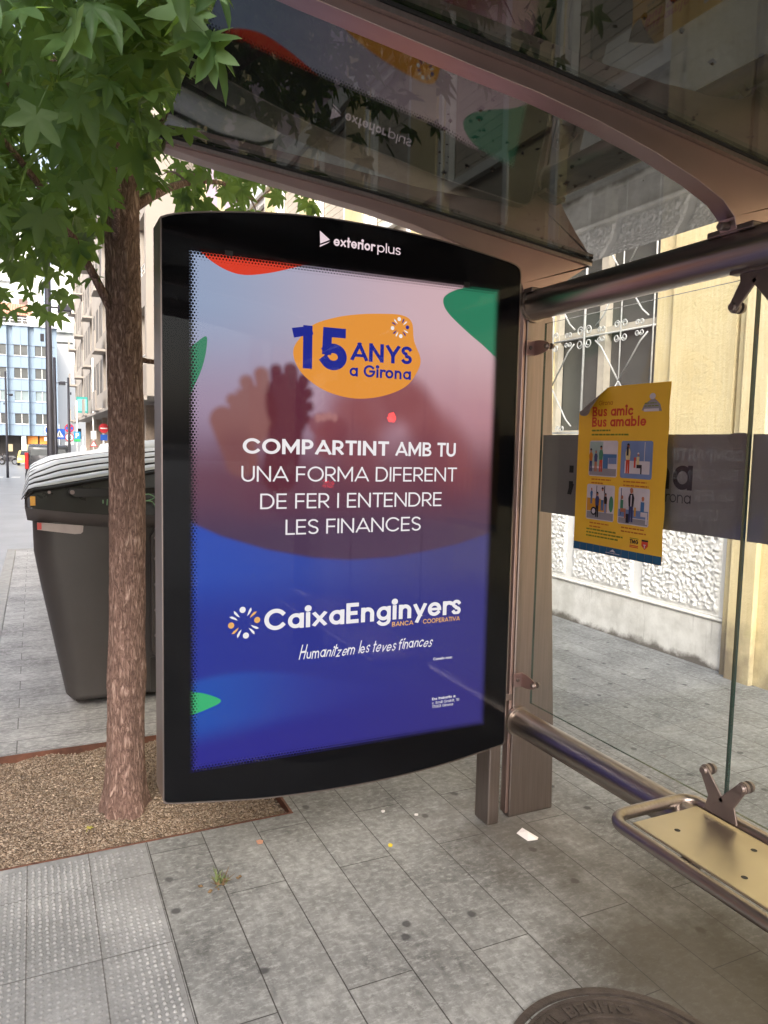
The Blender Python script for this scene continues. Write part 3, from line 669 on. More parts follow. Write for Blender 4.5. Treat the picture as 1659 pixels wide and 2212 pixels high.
# front fist with knuckles
m2 = np.maximum.reduce([ell(.775, 1.655, .075, .115, .15, .15), capsule(.735, 1.768, .74, 1.70, .022), capsule(.785, 1.772, .79, 1.70, .026), capsule(.83, 1.742, .81, 1.68, .022), capsule(.845, 1.70, .80, 1.66, .02), capsule(.848, 1.655, .80, 1.64, .02), capsule(.84, 1.612, .80, 1.60, .02), capsule(.77, 1.57, .75, 1.42, .06)])
img = over(img, tan2, m2*.95)
for (x, z) in ((.742, 1.735), (.79, 1.735), (.826, 1.71), (.815, 1.665), (.815, 1.625)): img = over(img, c(92, 40, 56), .55*ell(x, z+.004, .010, .022, .4, .8))
# little far clasp in the middle
for (x, z, a, b_) in ((.90, 1.595, .05, .04), (.95, 1.575, .045, .05), (.92, 1.54, .05, .06)): img = over(img, c(128, 68, 76), .85*ell(x, z, a, b_, 0, .3))
for x in (.885, .905, .925, .945): img = over(img, c(176, 124, 122), .7*ell(x, 1.622+.004*math.sin(x*90), .011, .014, 0, .5))
# forearms sinking into the gradient
for (x0, z0, x1, z1, r_) in ((.60, 1.50, .66, 1.30, .06), (.76, 1.50, .78, 1.28, .06), (1.02, 1.52, .98, 1.30, .08), (1.30, 1.50, 1.40, 1.30, .09)):
    img = over(img, c(100, 56, 72), .35*capsule(x0, z0, x1, z1, r_, .05)*sm(1.22, 1.36, ZZ))
# blue field under the curved horizon
arc = np.array([(.43, 1.283), (.453, 1.271), (.553, 1.223), (.709, 1.172), (.873, 1.137), (1.011, 1.123), (1.184, 1.126), (1.326, 1.143), (1.454, 1.164), (1.587, 1.199), (1.62, 1.21)])
az_ = np.interp(gx, arc[:, 0], arc[:, 1])[None, :]
blue = lerp(c(46, 76, 172), c(76, 72, 122), sm(0, .9, uu)); blue = over(blue, lerp(c(44, 56, 148), c(62, 58, 122), uu), sm(1.12, .92, ZZ)); blue = over(blue, lerp(c(48, 46, 140), c(60, 54, 122), uu), sm(.85, .45, ZZ))
wave = .72+.05*np.sin((gx-.3)*5.2)[None, :]; blue = over(blue, lerp(c(40, 88, 178), c(60, 66, 150), sm(.0, .5, uu)), .75*sm(wave, wave-.03, ZZ)*sm(.50+.10*uu, .60+.06*uu, ZZ)*sm(.75, .05, uu))
img = over(img, blue, sm(az_+.006, az_-.010, ZZ))
mb = MB()
mb.v = [(float(a), PY, float(b_)) for a, b_ in zip(XX.ravel(), ZZ.ravel())]
mb.f = [(j*GW+i, j*GW+i+1, (j+1)*GW+i+1, (j+1)*GW+i) for j in range(GH-1) for i in range(GW-1)]; mb.m = [0]*len(mb.f)
ng = len(mb.v)
fn = lambda k: (lambda a, z, l=0: (a, PY-.0006*k-.00006*l, z))
ORG, BLU, WHT, REDp, GRN, GRN2, OR2 = 1, 2, 3, 4, 5, 6, 7
def shape(pts, mat, k, closed=True, n=6): mb.poly([fn(k)(a, z) for a, z in spline(pts, closed, n)], mat)
shape([(.793, 1.84), (.814, 1.879), (.862, 1.929), (.945, 1.961), (1.029, 1.979), (1.117, 1.989), (1.195, 1.991), (1.235, 1.969), (1.246, 1.905), (1.274, 1.842), (1.259, 1.792), (1.214, 1.74), (1.124, 1.703), (1.018, 1.69), (.915, 1.709), (.84, 1.751), (.803, 1.795)], ORG, 1)
redp = spline([(.470, 2.139), (.508, 2.104), (.566, 2.075), (.626, 2.066), (.702, 2.080), (.779, 2.104), (.875, 2.139)], n=6)
mb.poly([fn(1)(a, min(z, AZ1)) for a, z in redp], REDp)
g3 = spline([(1.612, 2.131), (1.509, 2.127), (1.421, 2.105), (1.373, 2.080), (1.361, 2.054), (1.385, 2.015), (1.466, 1.956), (1.538, 1.911), (1.612, 1.858)], n=6)
mb.poly([fn(1)(min(a, AX1), z) for a, z in g3], GRN)
mb.poly([fn(1)(a, z) for a, z in spline([(.442, 1.815), (.470, 1.838), (.504, 1.862), (.504, 1.819), (.490, 1.76), (.465, 1.701), (.442, 1.655)], n=5)], GRN)
mb.poly([fn(1)(a, z) for a, z in spline([(.442, .712), (.501, .697), (.554, .666), (.501, .642), (.442, .628)], n=5)], GRN2)
text(mb, "15", fn(2), .787, .986, 1.782, .143, BLU, .225, 0, .22)
text(mb, "ANYS", fn(2), .998, 1.239, 1.820, .064, BLU, .20)
text(mb, "a Girona", fn(2), .997, 1.236, 1.766, .042, BLU, .19)
text(mb, "COMPARTINT", fn(2), .623, 1.155, 1.4925, .051, WHT, .185); text(mb, "AMB TU", fn(2), 1.180, 1.432, 1.4925, .051, WHT, .172)
text(mb, "UNA FORMA DIFERENT", fn(2), .619, 1.440, 1.400, .052, WHT, .105)
text(mb, "DE FER I ENTENDRE", fn(2), .683, 1.377, 1.308, .052, WHT, .105)
text(mb, "LES FINANCES", fn(2), .772, 1.292, 1.2185, .052, WHT, .105)
text(mb, "CɑixɑEnginyers", fn(2), .700, 1.477, .8915, .074, WHT, .19)
text(mb, "BANCA", fn(3), 1.183, 1.272, .8655, .0175, OR2, .16); text(mb, "COOPERATIVA", fn(3), 1.312, 1.473, .8655, .0175, OR2, .16)
text(mb, "Humɑnitzem les teves finɑnces", fn(2), .824, 1.358, .7765, .036, WHT, .135, .34, .10, .07)
text(mb, "Coneix-nos:", fn(2), 1.361, 1.444, .7195, .0105, WHT, .19)
text(mb, "Ens trobaràs a:", fn(2), 1.361, 1.465, .5635, .0105, WHT, .19)
text(mb, "c. Emili Grahit, 10", fn(2), 1.361, 1.481, .5475, .0105, WHT, .12); text(mb, "17003 Girona", fn(2), 1.361, 1.454, .5325, .0105, WHT, .12)
def burst(cx, cz, s, cols, k):
    for i in range(12):
        a = math.pi*2*i/12+.13; d = (math.cos(a), math.sin(a)); q = (-d[1], d[0])
        mt_ = cols[i % len(cols)]
        if i % 3 == 0: mb.poly([fn(k)(cx+d[0]*s*.8+math.cos(2*math.pi*j/14)*s*.19, cz+d[1]*s*.8+math.sin(2*math.pi*j/14)*s*.19) for j in range(14)], mt_)
        else:
            sg = 1 if i % 3 == 1 else -1
            pts = [(cx+d[0]*s*r_+q[0]*s*w_*sg, cz+d[1]*s*r_+q[1]*s*w_*sg) for r_, w_ in ((.42, 0), (.62, .10), (.85, .13), (1.0, .03), (.8, -.02))]
            mb.poly([fn(k)(*p_) for p_ in pts], mt_)
burst(1.188, 1.947, .037, [BLU, WHT, BLU, WHT, WHT], 2); burst(.631, .926, .056, [OR2, OR2, WHT, WHT, WHT, WHT], 2)
mt, t, o = new_mat('poster_print'); n = N(t)
at = n('Attribute', attribute_name='print'); e = n('Emission', {'Color': at.outputs['Color'], 'Strength': EM}); t.links.new(e.outputs[0], o.inputs[0])
po = mb.build('poster', [mt, emit('print_orange', srgb(226, 148, 62)), emit('print_navy', srgb(36, 44, 140)), emit('print_white', srgb(240, 236, 238)), emit('print_red', srgb(214, 62, 42)), emit('print_green', srgb(48, 124, 92)), emit('print_green_bright', srgb(62, 176, 116)), emit('print_amber', srgb(232, 176, 104))], P, recalc=False)
ca = po.data.color_attributes.new('print', 'FLOAT_COLOR', 'POINT')
arr = np.ones((len(po.data.vertices), 4), np.float32); arr[:ng, :3] = img.reshape(-1, 3); ca.data.foreach_set('color', arr.ravel())
# black print with dotted fade at the window edge
mt, t, o = new_mat('black_dotted_print'); n = N(t); p = n.pos(); sp = n('SeparateXYZ', {0: p}); X, Z = sp.outputs[0], sp.outputs[2]
d = n.math('MINIMUM', n.math('MINIMUM', n.math('SUBTRACT', X, AX0+.004), n.math('SUBTRACT', AX1-.004, X)), n.math('MINIMUM', n.math('SUBTRACT', Z, AZ0+.004), n.math('SUBTRACT', AZ1-.004, Z)))
pt = .0105
zr = n.math('DIVIDE', Z, pt*.866); row = n.math('FLOOR', zr); od = n.math('MULTIPLY', n.math('MODULO', row, 2.0), .5)
fx = n.math('SUBTRACT', n.math('FRACT', n.math('ADD', n.math('DIVIDE', X, pt), od)), .5); fz = n.math('MULTIPLY', n.math('SUBTRACT', n.math('FRACT', zr), .5), .866)
dist = n.math('SQRT', n.math('ADD', n.math('MULTIPLY', fx, fx), n.math('MULTIPLY', fz, fz)))
rad = n.math('MULTIPLY', n.math('SUBTRACT', .040, d), .66/.040)
blk = n.math('LESS_THAN', dist, rad)
bs = n('BsdfPrincipled', {'Base Color': (.003, .003, .004, 1), 'Roughness': .5, 'Specular IOR Level': .05}); tr = n('BsdfTransparent')
mx = n('MixShader', {0: blk, 1: tr.outputs[0], 2: bs.outputs[0]}); t.links.new(mx.outputs[0], o.inputs[0])
mb = MB()
inn = [(AX0-.004, AZ0-.004), (AX1+.004, AZ0-.004), (AX1+.004, AZ1+.004), (AX0-.004, AZ1+.004)]
fy = 2.4165
# border ring as quads from outline to window rectangle, then the dotted window sheet
q = MB()
for (x0, x1) in ((.367, AX0-.004), (AX1+.004, 1.694)): pass
bm_ = bmesh.new()
vo_ = [bm_.verts.new((a, fy, z)) for a, z in OUT]; vi_ = [bm_.verts.new((a, fy, z)) for a, z in inn]
eo = [bm_.edges.new((vo_[i], vo_[(i+1) % L])) for i in range(L)]; ei = [bm_.edges.new((vi_[i], vi_[(i+1) % 4])) for i in range(4)]
bmesh.ops.triangle_fill(bm_, edges=eo+ei, use_beauty=True, use_dissolve=False, normal=(0, -1, 0))
bm_.verts.ensure_lookup_table(); bm_.verts.index_update()
mb.add([v.co for v in bm_.verts], [tuple(v.index for v in fc.verts) for fc in bm_.faces], 0); bm_.free()
mb.quad((inn[0][0], fy, inn[0][1]), (inn[1][0], fy, inn[1][1]), (inn[2][0], fy, inn[2][1]), (inn[3][0], fy, inn[3][1]), 1)
mb.quad((inn[0][0], 2.4315, inn[0][1]), (inn[1][0], 2.4315, inn[1][1]), (inn[2][0], 2.4315, inn[2][1]), (inn[3][0], 2.4315, inn[3][1]), 0)
fr = mb.build('printed_frame', [BLACKPAINT, mt], P, recalc=False)
mb = MB(); fl = lambda a, z, l=0: (a, 2.4157-.00005*l, z)
text(mb, "exterior", fl, .930, 1.085, 2.1965, .033, 0, .19); text(mb, "plus", fl, 1.092, 1.182, 2.1965, .033, 0, .11)
mb.poly([fl(.880, 2.239), fl(.916, 2.214), fl(.882, 2.197), ], 0); mb.poly([fl(.881, 2.192), fl(.918, 2.2085), fl(.906, 2.200), fl(.8805, 2.186)], 0)
mb.build('frame_lettering', emit('print_logo', srgb(236, 214, 220), 1.0), P, recalc=False)
mb = MB(); mb.poly([(a, 2.410, z) for a, z in OUT]); mb.build('front_glass', glassy('panel_glass', (1, 1, 1), 1.26, .012), P, recalc=False)
mb = MB()
for x in (.575, 1.455): mb.box(x-.012, x+.012, 2.4115, 2.4145, 2.118-.004*(x > 1), 2.134)
mb.build_each('poster_clip', BLACK, P)

# ------------------------------------------------------------------ bus shelter
GX = 1.80
SH = thing('bus_shelter', 'steel and glass bus shelter with tinted glass roof on curved arms', 'bus shelter', (1.8, 1.0, 0))
YA = [2.45, 1.48, .51, -.46]
def ztop(x): return float(np.interp(x, [.38, .5, 1.07, 1.42, 2.05], [2.463, 2.453, 2.405, 2.366, 2.288]))
for yp in (2.452, -.46):
    mb = MB(); mb.prism([(1.758, 0), (1.982, 0), (1.972, .35), (1.92, 1.2), (1.882, 2.05), (1.80, 2.12), (1.758, 2.10)], 'y', yp, yp+.045)
    po_ = mb.build('post', STEEL, SH, bevel=.006)
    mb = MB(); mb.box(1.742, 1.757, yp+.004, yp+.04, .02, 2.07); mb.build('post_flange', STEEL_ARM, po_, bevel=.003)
mb = MB(); mb.tube([(1.785, 2.435, 2.086), (1.785, -.44, 2.086)], .0575, 40); mb.tube([(1.785, 2.451, 2.086), (1.785, 2.436, 2.086)], .066, 40); mb.build('top_tube', STEEL_TUBE, SH, smooth=False); smooth_by_angle(SH.children[-1])
mb = MB(); mb.tube([(1.785, 2.435, .413), (1.785, -.44, .413)], .052, 40); mb.tube([(1.785, 2.451, .413), (1.785, 2.436, .413)], .062, 40); o = mb.build('lower_tube', STEEL_TUBE, SH); smooth_by_angle(o)
xs = np.linspace(.385, 2.05, 30)
botp = [(.385, 2.428), (.5, 2.410), (.91, 2.363), (1.07, 2.346), (1.25, 2.318), (1.43, 2.280), (1.58, 2.238), (1.68, 2.200), (1.725, 2.165), (1.737, 2.128), (1.785, 2.112), (1.85, 2.128), (1.88, 2.155), (1.95, 2.207), (2.05, 2.270)]
for i, ya in enumerate(YA):
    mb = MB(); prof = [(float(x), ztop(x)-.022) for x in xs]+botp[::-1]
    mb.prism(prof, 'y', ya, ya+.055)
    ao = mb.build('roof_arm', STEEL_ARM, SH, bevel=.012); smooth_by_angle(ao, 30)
    mb = MB(); mb.prism([(float(x), ztop(x)-.010) for x in xs]+[(float(x), ztop(x)-.0225) for x in xs[::-1]], 'y', ya-.016, ya+.071); mb.build('flange', STEEL, ao)
    mb = MB(); mb.prism([(float(x), ztop(x)-.001) for x in xs]+[(float(x), ztop(x)-.0095) for x in xs[::-1]], 'y', ya-.019, ya+.074); mb.build('gasket', BLACK, ao)
    mb = MB(); mb.tube([(1.70, ya+.028, 2.142), (1.755, ya+.028, 2.150), (1.80, ya+.028, 2.150), (1.85, ya+.028, 2.140)], .012, 8); mb.box(1.735, 1.835, ya-.05, ya+.10, 2.128, 2.146); mb.build('tube_clamp', DARKSTEEL, ao, bevel=.004)
ROOFG = glassy('tinted_roof_glass', (.034, .037, .036), 1.95, .03, .30, (.042, .044, .043), 1.0, 3.2)
def roof_pane(y0, y1):
    mb = MB(); n_ = len(xs); xr = np.linspace(.37, 2.06, 30)
    vs = [(float(x), y, ztop(x)+.0005) for x in xr for y in (y0, y1)]
    mb.add(vs, [(2*i, 2*i+1, 2*i+3, 2*i+2) for i in range(29)])
    o = mb.build('roof_glass', ROOFG, SH, recalc=False, smooth=True); pane_ = o
    # dark grit and dead leaves lying on the pane
    mb = MB(); cl = [(random.uniform(1.0, 1.9), random.uniform(y0+.05, y1-.05)) for _ in range(12)]
    for (cx_, cy_) in cl:
        for _ in range(random.randint(3, 11)):
            x = min(max(cx_+random.gauss(0, .05), .45), 2.0); y = min(max(cy_+random.gauss(0, .05), y0+.02), y1-.02); pebble(mb, x, y, ztop(x)+.005, random.uniform(.003, .012), 0)
    for _ in range(90):
        y = random.choice((random.uniform(y1-.10, y1-.015), random.uniform(y0+.015, y1-.015))); x = random.uniform(.6, 2.0); pebble(mb, x, y, ztop(x)+.004, random.uniform(.002, .007), 0)
    lt_ = mb.build('roof_litter', pbr('roof_grit', (.05, .035, .022), .9, 0, .5, 30), o, recalc=False); lt_['kind'] = 'stuff'
for a, b in ((2.487, 1.517), (1.500, .547), (.530, -.43)): roof_pane(b, a)
SIDEG = glassy('side_glass', (.97, 1.0, .995), 1.5, .01, .03, (.52, .60, .60), 1.0, 5)
GEDGE = pbr('green_glass_edge', (.012, .035, .028), .15, 0, .1)
VINYL = pbr('grey_vinyl_band', (.20, .186, .181), .42, 0, .06, 6)
VBLACK = pbr('black_vinyl_letter', (.006, .006, .006), .4)
panes = [(2.395, 1.4575), (1.4495, .512), (.504, -.43)]
for i, (b, a) in enumerate(panes):
    z0, z1 = .503, 2.012
    mb = MB(); x0, x1 = GX, GX+.010
    mb.quad((x0, a, z0), (x0, b, z0), (x0, b, z1), (x0, a, z1), 0); mb.quad((x1, a, z0), (x1, a, z1), (x1, b, z1), (x1, b, z0), 2)
    mb.quad((x0, a, z0), (x0, a, z1), (x1, a, z1), (x1, a, z0), 1); mb.quad((x0, b, z0), (x1, b, z0), (x1, b, z1), (x0, b, z1), 1)
    mb.quad((x0, a, z0), (x1, a, z0), (x1, b, z0), (x0, b, z0), 1); mb.quad((x0, a, z1), (x0, b, z1), (x1, b, z1), (x1, a, z1), 1)
    go = mb.build('glass_pane', [SIDEG, GEDGE, glassy('clear_back_face', (1, 1, 1), 1.0)], SH, recalc=False)
    mb = MB(); vx = GX+.0125
    mb.quad((vx, a+.002, 1.282), (vx, b-.002, 1.282), (vx, b-.002, 1.583), (vx, a+.002, 1.583), 0)
    bo = mb.build('vinyl_band', [VINYL], go, recalc=False)
    mb = MB(); fnb = lambda s, z, l=0: (GX+.0118-.00005*l, -s, z)
    s0 = -b
    text(mb, ";", fnb, s0+.162, s0+.198, 1.385, .118, 0, .20)
    text(mb, "girona", fnb, s0+.30, s0+.745, 1.412, .105, 0, .17) if i else text(mb, "na", fnb, s0+.585, s0+.745, 1.412, .105, 0, .17)
    text(mb, "Girona", fnb, s0+.595, s0+.743, 1.371, .036, 0, .10)
    mb.build('band_lettering', VBLACK, bo, recalc=False)
    if i == 0:
        mb = MB(); x_ = GX+.0122
        for pts in ([(1.53, 1.582), (1.462, 1.582), (1.465, 1.525), (1.48, 1.515), (1.50, 1.53), (1.515, 1.51), (1.511, 1.545), (1.525, 1.56)],):
            mb.poly([(x_, a_, b_) for a_, b_ in spline(pts, True, 4)])
        mb.build('water_stain', pbr('damp_vinyl', (.185, .17, .163), .35), bo, recalc=False)
def fin(mb, y, z, dy, dz, x0, x1, w0, w1):
    """tapered rounded arm of a spider clamp in the plane x"""
    L_ = math.hypot(dy, dz); t_ = (dy/L_, dz/L_); q_ = (-t_[1], t_[0])
    pts = [(y+q_[0]*w0, z+q_[1]*w0)]
    for k in range(-6, 7):
        a = k/6*math.pi/2; pts.append((y+dy+(-q_[0]*math.sin(a)+t_[0]*math.cos(a))*w1, z+dz+(-q_[1]*math.sin(a)+t_[1]*math.cos(a))*w1))
    pts.append((y-q_[0]*w0, z-q_[1]*w0))
    mb.prism(pts, 'x', x0, x1)
for yc in (1.4535, .508):
    for up_ in (1, 0):
        mb = MB(); zc = 2.015 if up_ else .512; sg = -1 if up_ else 1
        for s_ in (-1, 1): fin(mb, yc+s_*.01, zc, s_*.055, sg*.078, 1.783, 1.790, .026, .015)
        mb.prism([(yc-.052, zc+.02), (yc+.052, zc+.02), (yc+.045, zc-.012), (yc, zc-.030), (yc-.045, zc-.012)] if up_ else [(yc-.045, zc+.012), (yc, zc+.024), (yc+.045, zc+.012), (yc+.058, zc-.036), (yc-.058, zc-.036)], 'x', 1.7832, 1.7898)
        if up_: mb.box(1.768, 1.80, yc-.07, yc+.07, 2.022, 2.034)
        o = mb.build('spider_clamp', DARKSTEEL, SH, bevel=.002)
        for s_ in (-1, 1):
            cy_, cz_ = yc+s_*.065, zc+sg*.078
            mb = MB(); mb.tube([(1.776, cy_, cz_), (1.7835, cy_, cz_)], [.010, .013], 16); mb.tube([(1.7895, cy_, cz_), (1.80, cy_, cz_)], .017, 16); mb.tube([(1.811, cy_, cz_), (1.820, cy_, cz_), (1.828, cy_, cz_)], [.017, .016, .010], 16)
            b_ = mb.build('clamp_bolt', DARKSTEEL, o); smooth_by_angle(b_, 40)
for zc in (1.923, .585):
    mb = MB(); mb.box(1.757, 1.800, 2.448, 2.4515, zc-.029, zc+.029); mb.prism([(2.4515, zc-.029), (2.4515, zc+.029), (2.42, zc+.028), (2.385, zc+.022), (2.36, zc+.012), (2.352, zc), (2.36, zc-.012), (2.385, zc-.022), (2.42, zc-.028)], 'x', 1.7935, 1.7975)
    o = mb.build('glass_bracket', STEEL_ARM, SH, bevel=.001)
    mb = MB(); mb.tube([(1.776, 2.4435, zc), (1.776, 2.4482, zc)], [.006, .0085], 12); mb.tube([(1.782, 2.366, zc), (1.7932, 2.366, zc)], [.008, .011], 12); mb.tube([(1.811, 2.366, zc), (1.822, 2.366, zc)], [.012, .009], 12); mb.build('clamp_bolt', DARKSTEEL, o)
for zc in (.455, .372):
    mb = MB(); mb.tube([(1.768, 2.446, zc), (1.768, 2.4522, zc)], [.006, .009], 10); mb.build('clamp_bolt', STEEL, SH)

# ------------------------------------------------------------------ bench
BE = thing('bench', 'perforated polished steel bench with rounded tube frame along the shelter glass', 'bench', (1.66, .8, 0))
bz = .462; path = []
def arcpts(cx, cy, rr, a0, a1, n=8): return [(cx+rr*math.cos(R(a0+(a1-a0)*k/n)), cy+rr*math.sin(R(a0+(a1-a0)*k/n)), bz) for k in range(n+1)]
ye, yn, xf, xb = 1.600, .02, 1.497, 1.822
path = [(xb, .4, bz)]+arcpts(xb-.05, ye-.05, .05, 0, 90)+arcpts(xf+.07, ye-.07, .07, 90, 180)+arcpts(xf+.07, yn+.07, .07, 180, 270)+arcpts(xb-.05, yn+.05, .05, 270, 360)+[(xb, .4, bz)]
mb = MB(); mb.tube(path, .0185, 16, cap=False); o = mb.build('frame', STEEL_TUBE, BE, smooth=True)
mb = MB()
# seat plate with round dimple holes
holes = []
for k, yy in enumerate(np.arange(1.40, .1, -.20)):
    holes += [(1.60, yy+.03, 0), (1.74, yy-.03, 0)] if k % 2 == 0 else [(1.67, yy, 0)]
mb.prism([(1.540, .06), (1.795, .06), (1.795, 1.545), (1.540, 1.545)], 'z', bz-.004, bz+.004)
se = mb.build('seat', STEEL_SEAT, BE, bevel=.003)
mb = MB()
for x, y in [(1.625, 1.46), (1.735, 1.30), (1.60, 1.22), (1.69, 1.08), (1.62, .95), (1.74, .84), (1.60, .72), (1.70, .58), (1.62, .42), (1.74, .28)]: mb.disc((x, y, bz+.0046), .0085, 'z', 16)
mb.build_each('seat_hole', BLACK, se)
for yy in (1.35, .25):
    mb = MB(); mb.box(1.515, 1.80, yy-.02, yy+.02, bz-.03, bz-.0055); mb.box(1.735, 1.80, yy-.02, yy+.02, .36, bz-.03); mb.build('support_bracket', STEEL, BE, bevel=.004)

# ------------------------------------------------------------------ yellow notice on the glass
mt, t, o = new_mat('yellow_notice_paper'); n = N(t); nz = n.noise(n.obj(), 5, 5)
cc = n.ramp(nz, [(.3, (.80, .46, .022)), (.7, (.88, .53, .035))]); b = n('BsdfPrincipled', {'Base Color': cc, 'Roughness': .45}); t.links.new(b.outputs[0], o.inputs[0])
NOTE = mt
NO = thing('notice_poster', 'yellow paper notice with curled corner stuck to the shelter glass', 'poster', (1.79, 1.95, 1.168))
def nx(s): return 1.788+.0015*math.sin(s*11)          # the sheet is slightly wavy
fp = lambda k: (lambda s, z, l=0: (nx(s)-.00035*k-.00004*l, -s, z))
S0, S1, Z0, Z1 = -2.157, -1.731, 1.169, 1.746
mb = MB(); ns, nz_ = 24, 30
vs = []
for i in range(ns+1):
    for j in range(nz_+1):
        s = S0+(S1-S0)*i/ns; z = Z0+(Z1-Z0)*j/nz_
        s += .004*math.sin(j*.9)*(i == ns)*.4
        lim = 1.664+(s-S0)/.150*(1.746-1.664)
        z = min(z, lim) if s < S0+.150 else z
        vs.append((nx(s), -s, z))
mb.add(vs, [(i*(nz_+1)+j, (i+1)*(nz_+1)+j, (i+1)*(nz_+1)+j+1, i*(nz_+1)+j+1) for i in range(ns) for j in range(nz_)])
mb.build('sheet', NOTE, NO, recalc=False)
mb = MB(); a_ = (nx(S0)-.001, -S0, 1.664); b_ = (nx(S0+.15)-.001, -(S0+.150), 1.746); tip = (1.748, -(S0+.095), 1.652)
m1_ = (1.766, 2.085, 1.688)
fold = spline([a_, (1.757, 2.108, 1.650), tip, (1.752, 2.035, 1.70), b_], n=5)
mb.poly(fold); cb = MB()
o = mb.build('curled_corner', pbr('paper_back', (.20, .17, .155), .7), NO); so_ = o.modifiers.new('thick', 'SOLIDIFY'); so_.thickness = .0006
mats = [pbr('ink_red', (.62, .06, .02), .5), pbr('ink_green', (.17, .22, .01), .5), pbr('ink_orange', (.55, .17, .01), .5), pbr('ink_blue_band', (.015, .10, .20), .5), pbr('ink_pale', (.62, .58, .62), .5), pbr('ink_skyblue', (.16, .24, .45), .5), pbr('ink_black', (.012, .012, .015), .5), pbr('ink_mint', (.33, .45, .42), .5), pbr('ink_skin', (.45, .16, .08), .5), pbr('ink_cream', (.70, .58, .30), .5), pbr('ink_navy', (.04, .05, .15), .5), pbr('ink_leaf', (.06, .25, .14), .5), pbr('ink_midblue', (.05, .16, .35), .5), pbr('ink_grey', (.28, .27, .29), .5), pbr('ink_yellow', (.65, .30, .02), .5)]
IR, IG, IO, IB, IPL, ISK, IBK, IM, ISN, ICR, INV, ILF, IMB, IGR, IY = range(15)
mb = MB()
def nrect(s0, s1, z0, z1, mat, k=1, rr=0.0):
    if rr:
        pts = []
        for (cx_, cz_, a0) in ((s1-rr, z1-rr, 0), (s0+rr, z1-rr, 90), (s0+rr, z0+rr, 180), (s1-rr, z0+rr, 270)):
            pts += [(cx_+rr*math.cos(R(a0+22.5*q)), cz_+rr*math.sin(R(a0+22.5*q))) for q in range(5)]
    else: pts = [(s0, z0), (s1, z0), (s1, z1), (s0, z1)]
    # split in strips so that the print follows the wavy sheet
    mb.poly([fp(k)(*p_) for p_ in pts], mat)
text(mb, "Girona", fp(2), -2.055, -1.985, 1.684, .016, IO, .14)
text(mb, "Bus ɑmic", fp(2), -2.086, -1.884, 1.646, .034, IR, .20); text(mb, "Bus ɑmɑble", fp(2), -2.086, -1.825, 1.610, .034, IR, .20)
def lines(s0, ws, z0, dz, h, mat):
    for q, w_ in enumerate(ws):
        s = s0+(max(ws)-w_)*.0; e_ = s0+w_
        while s < e_: l_ = random.uniform(.008, .022); nrect(s, min(s+l_, e_), z0-q*dz-h, z0-q*dz, mat, 2); s += l_+.003
lines(-2.085, (.095, .185), 1.600, .0145, .0055, IG)
for sx_, zz in ((-2.085, 1.432), (-1.925, 1.432), (-2.085, 1.278), (-1.925, 1.278)): lines(sx_+.01, (.105, .115) if sx_ > -2 else (.10, .06), zz-.003, .0125, .0045, IO)
lines(-2.09, (.15, .185, .165), 1.252, .0115, .005, IG)
pics = [(-2.092, -1.948, 1.438, 1.562), (-1.932, -1.790, 1.438, 1.562), (-2.096, -1.953, 1.285, 1.409), (-1.934, -1.793, 1.284, 1.408)]
for q, (a, b, z0, z1) in enumerate(pics): nrect(a, b, z0, z1, (IPL, ISK, IPL, IPL)[q], 2, .008)
def fig(s, z, h, top, legs, hair=IBK, sit=False, k=4):
    """small printed figure: legs, torso, head, hair"""
    w_ = h*.17
    if sit:
        nrect(s-w_*.5, s+w_*.5, z+h*.36, z+h*.78, top, k); nrect(s-w_*.4, s+w_*1.5, z+h*.26, z+h*.42, legs, k+1); nrect(s+w_*1.0, s+w_*1.5, z, z+h*.3, legs, k)
        hz = z+h*.88; s_ = s+w_*.1
    else:
        mb.poly([fp(k)(s-w_*.5, z), fp(k)(s-w_*.1, z), fp(k)(s, z+h*.4), fp(k)(s+w_*.1, z), fp(k)(s+w_*.5, z), fp(k)(s+w_*.5, z+h*.5), fp(k)(s-w_*.5, z+h*.5)], legs)
        mb.poly([fp(k+1)(s-w_*.55, z+h*.46), fp(k+1)(s+w_*.55, z+h*.46), fp(k+1)(s+w_*.7, z+h*.72), fp(k+1)(s+w_*.4, z+h*.84), fp(k+1)(s-w_*.4, z+h*.84), fp(k+1)(s-w_*.7, z+h*.7)], top)
        hz = z+h*.92; s_ = s
    mb.poly([fp(k+1)(s_+h*.06*math.cos(q*.628), hz+h*.075*math.sin(q*.628)) for q in range(10)], ISN)
    mb.poly([fp(k+2)(s_+h*.065*math.cos(q*.35), hz+h*.02+h*.075*math.sin(q*.35)) for q in range(10)], hair)
a, b, z0, z1 = pics[0]
nrect(a+.002, a+.070, z0+.035, z1-.004, IM, 3); nrect(a+.072, b-.004, z0+.065, z0+.078, IMB, 3); nrect(a+.072, a+.098, z0+.012, z0+.072, IMB, 3); nrect(a+.100, b-.004, z0+.045, z0+.066, ISK, 3); nrect(a+.004, b-.004, z0+.003, z0+.028, IGR, 3)
fig(a+.010, z0+.016, .080, IO, INV); fig(a+.036, z0+.016, .075, INV, ISN, IGR); fig(a+.062, z0+.016, .090, ILF, IR)
a, b, z0, z1 = pics[1]
nrect(a+.020, b-.010, z0+.016, z0+.058, IPL, 3); nrect(a+.106, a+.109, z0+.058, z1-.004, IPL, 3)
fig(a+.034, z0+.016, .098, ICR, IR); nrect(a+.028, a+.037, z0+.075, z0+.106, IBK, 8); fig(a+.080, z0+.016, .072, ICR, IBK, IPL, True); nrect(a+.062, a+.070, z0+.036, z0+.070, IR, 3)
a, b, z0, z1 = pics[2]
